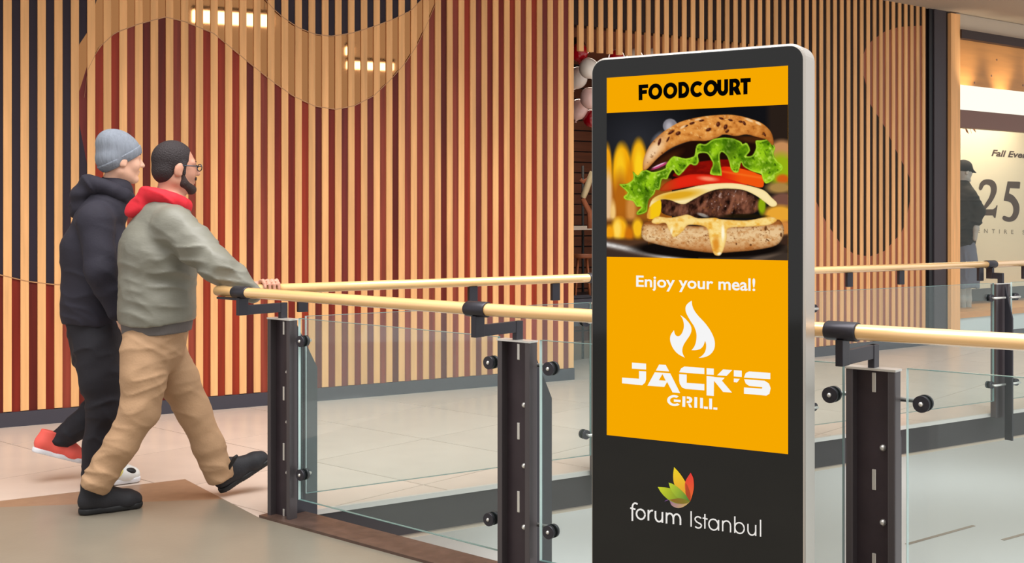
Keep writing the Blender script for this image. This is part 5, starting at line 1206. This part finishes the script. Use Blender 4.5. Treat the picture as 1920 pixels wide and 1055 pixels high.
for a in np.linspace(0, 2 * math.pi, 13)[:-1]:
    f_ = lambda a: J(202, 362, D1) + FWD * 0.10 * math.cos(a) + RGT * 0.10 * math.sin(a) + UPN * (0.012 - 0.045 * math.cos(a))
    hd.cap(f_(a), f_(a + 0.524), 0.034, 0.034)
hd.ell(J(166, 358, D1), [FWD + UPN * 0.35, RGT, UPN - FWD * 0.35], (0.10, 0.115, 0.055)); hd.ell(J(150, 385, D1), [FWD * 0.4 + UPN, RGT, FWD - UPN * 0.4], (0.07, 0.105, 0.045)); hd.mesh('hood', M['black'], P1, folds([(FWD + UPN, 0.06)], 0.008, 15))
pb = Body(0.0068, 0.04); pb.cap(J(180, 608, D1), J(182, 655, D1), 0.148, 0.138, ax=RGT, f=1.15); pb.chain([hp1, J(192, 712, D1 - 0.1), k1_, J(184, 830, 6.19), a1_], [0.112, 0.105, 0.085, 0.066, 0.05], k=0.03); pb.chain([hp2, k2_, J(152, 795, D1 + 0.09), a2_], [0.11, 0.085, 0.068, 0.05], k=0.03)
pb.cutplane(J(180, 600, D1), UPN); pb.mesh('trousers', M['blackpant'], P1, folds([(FWD * -0.3 + UPN, 0.06), (FWD * 0.8 + UPN * 0.7, 0.08)], 0.014, 19, 3.0))
sF = J(158, 914, 6.2); sF[2] = 0.004; H_ = Frame(sF, FWD, RGT, UPN); of = shoe(P1, H_, M['whiteshoe'], M['whitesole'], 0.30, 0.12)
Body(0.004, 0.01).ell(H_.p(0.172, 0.040, 0.060), H_.A, (0.028, 0.016, 0.03)).mesh('side_patch', M['yellow'], of); Body(0.004, 0.01).ell(H_.p(0.228, 0.0, 0.064), [H_.f - H_.u * 0.3, H_.r, H_.u + H_.f * 0.3], (0.046, 0.06, 0.0235)).mesh('toe_patch', M['sole'], of)
p2 = math.radians(-20); fB = FWD * math.cos(p2) + UPN * math.sin(p2); uB = UPN * math.cos(p2) - FWD * math.sin(p2)
HB = Frame(a2_ - fB * 0.115 - uB * 0.085, fB, RGT, uB); shoe(P1, HB, M['orangeshoe'], M['whitesole'], 0.29, 0.115)
adopt(P1)
# ================================================================== shop-window mannequin
MF = N3(TS3 * 0.9 - NS3 * 0.3); MF = unit(MF); MR = unit(np.cross(MF, UPN)); MDp = sf(1815, 0.36).y
def MJ(px, py, d=0.0): return J(px, py, MDp + d)
M['mann'] = mat('grey_mannequin', srgb(176, 172, 166), 0.4); M['vest'] = mat('black_brown_vest', srgb(38, 32, 28), 0.8, spec=0.2, noise=((6, 6, 6), 0.4, 3)); M['skirt'] = mat('slate_blue_skirt', srgb(104, 108, 124), 0.8); M['cap_'] = mat('black_brown_cap', srgb(30, 25, 25), 0.8, spec=0.2)
mq = empty('mannequin', MJ(1808, 584) * N3((1, 1, 0)) + UPN * 0.34); tag(mq, 'mannequin in dark cap, dark vest and slate skirt in the shop window', 'mannequin')
HM = Frame(MJ(1807, 322), MF * 1 - UPN * 0.1, MR, UPN)
b = Body(0.009, 0.03); head(b, HM); b.cap(HM.p(-0.02, 0, -0.06), MJ(1804, 352), 0.05, 0.05); b.chain([MJ(1803, 356), MJ(1803, 400), MJ(1804, 460)], [0.10, 0.12, 0.11]); b.chain([MJ(1822, 365, -0.1), MJ(1836, 395, -0.12), MJ(1830, 428, -0.16), MJ(1828, 448, -0.16)], [0.045, 0.04, 0.032, 0.025]); b.chain([MJ(1800, 520), MJ(1803, 560), MJ(1806, 580)], [0.06, 0.045, 0.035]); b.chain([MJ(1812, 520, 0.05), MJ(1814, 560, 0.05), MJ(1816, 580, 0.05)], [0.06, 0.045, 0.035])
b.mesh('body', M['mann'], mq)
Body(0.009, 0.03).ell(HM.p(-0.02, 0, 0.05), HM.A, (0.125, 0.1, 0.095)).cap(HM.p(0.07, 0.04, 0.03), HM.p(0.15, 0.03, 0.0), 0.025, 0.012).cap(HM.p(0.07, -0.04, 0.03), HM.p(0.15, -0.03, 0.0), 0.025, 0.012).cutplane(HM.p(0, 0, 0.0), -UPN - MF * 0.1).mesh('cap', M['cap_'], mq)
Body(0.01, 0.04).chain([MJ(1804, 352), MJ(1804, 372), MJ(1803, 420), MJ(1803, 448)], [0.11, 0.15, 0.165, 0.16]).chain([MJ(1820, 366, -0.1), MJ(1836, 397, -0.13), MJ(1832, 416, -0.16)], [0.075, 0.065, 0.055]).mesh('vest', M['vest'], mq, folds([(UPN, 0.06)], 0.012, 33))
Body(0.01, 0.04).chain([MJ(1804, 452), MJ(1805, 490), MJ(1806, 536)], [0.14, 0.16, 0.185]).cutplane(MJ(1805, 538), -UPN).mesh('skirt', M['skirt'], mq, folds([(MF, 0.05)], 0.016, 35, 6))
for x, dd in ((1806, 0.0), (1816, 0.05)):
    Body(0.008, 0.02).cap(MJ(x - 2, 580, dd), MJ(x + 8, 584, dd - 0.05), 0.035, 0.028).mesh('shoe', M['cap_'], mq)
adopt(mq)
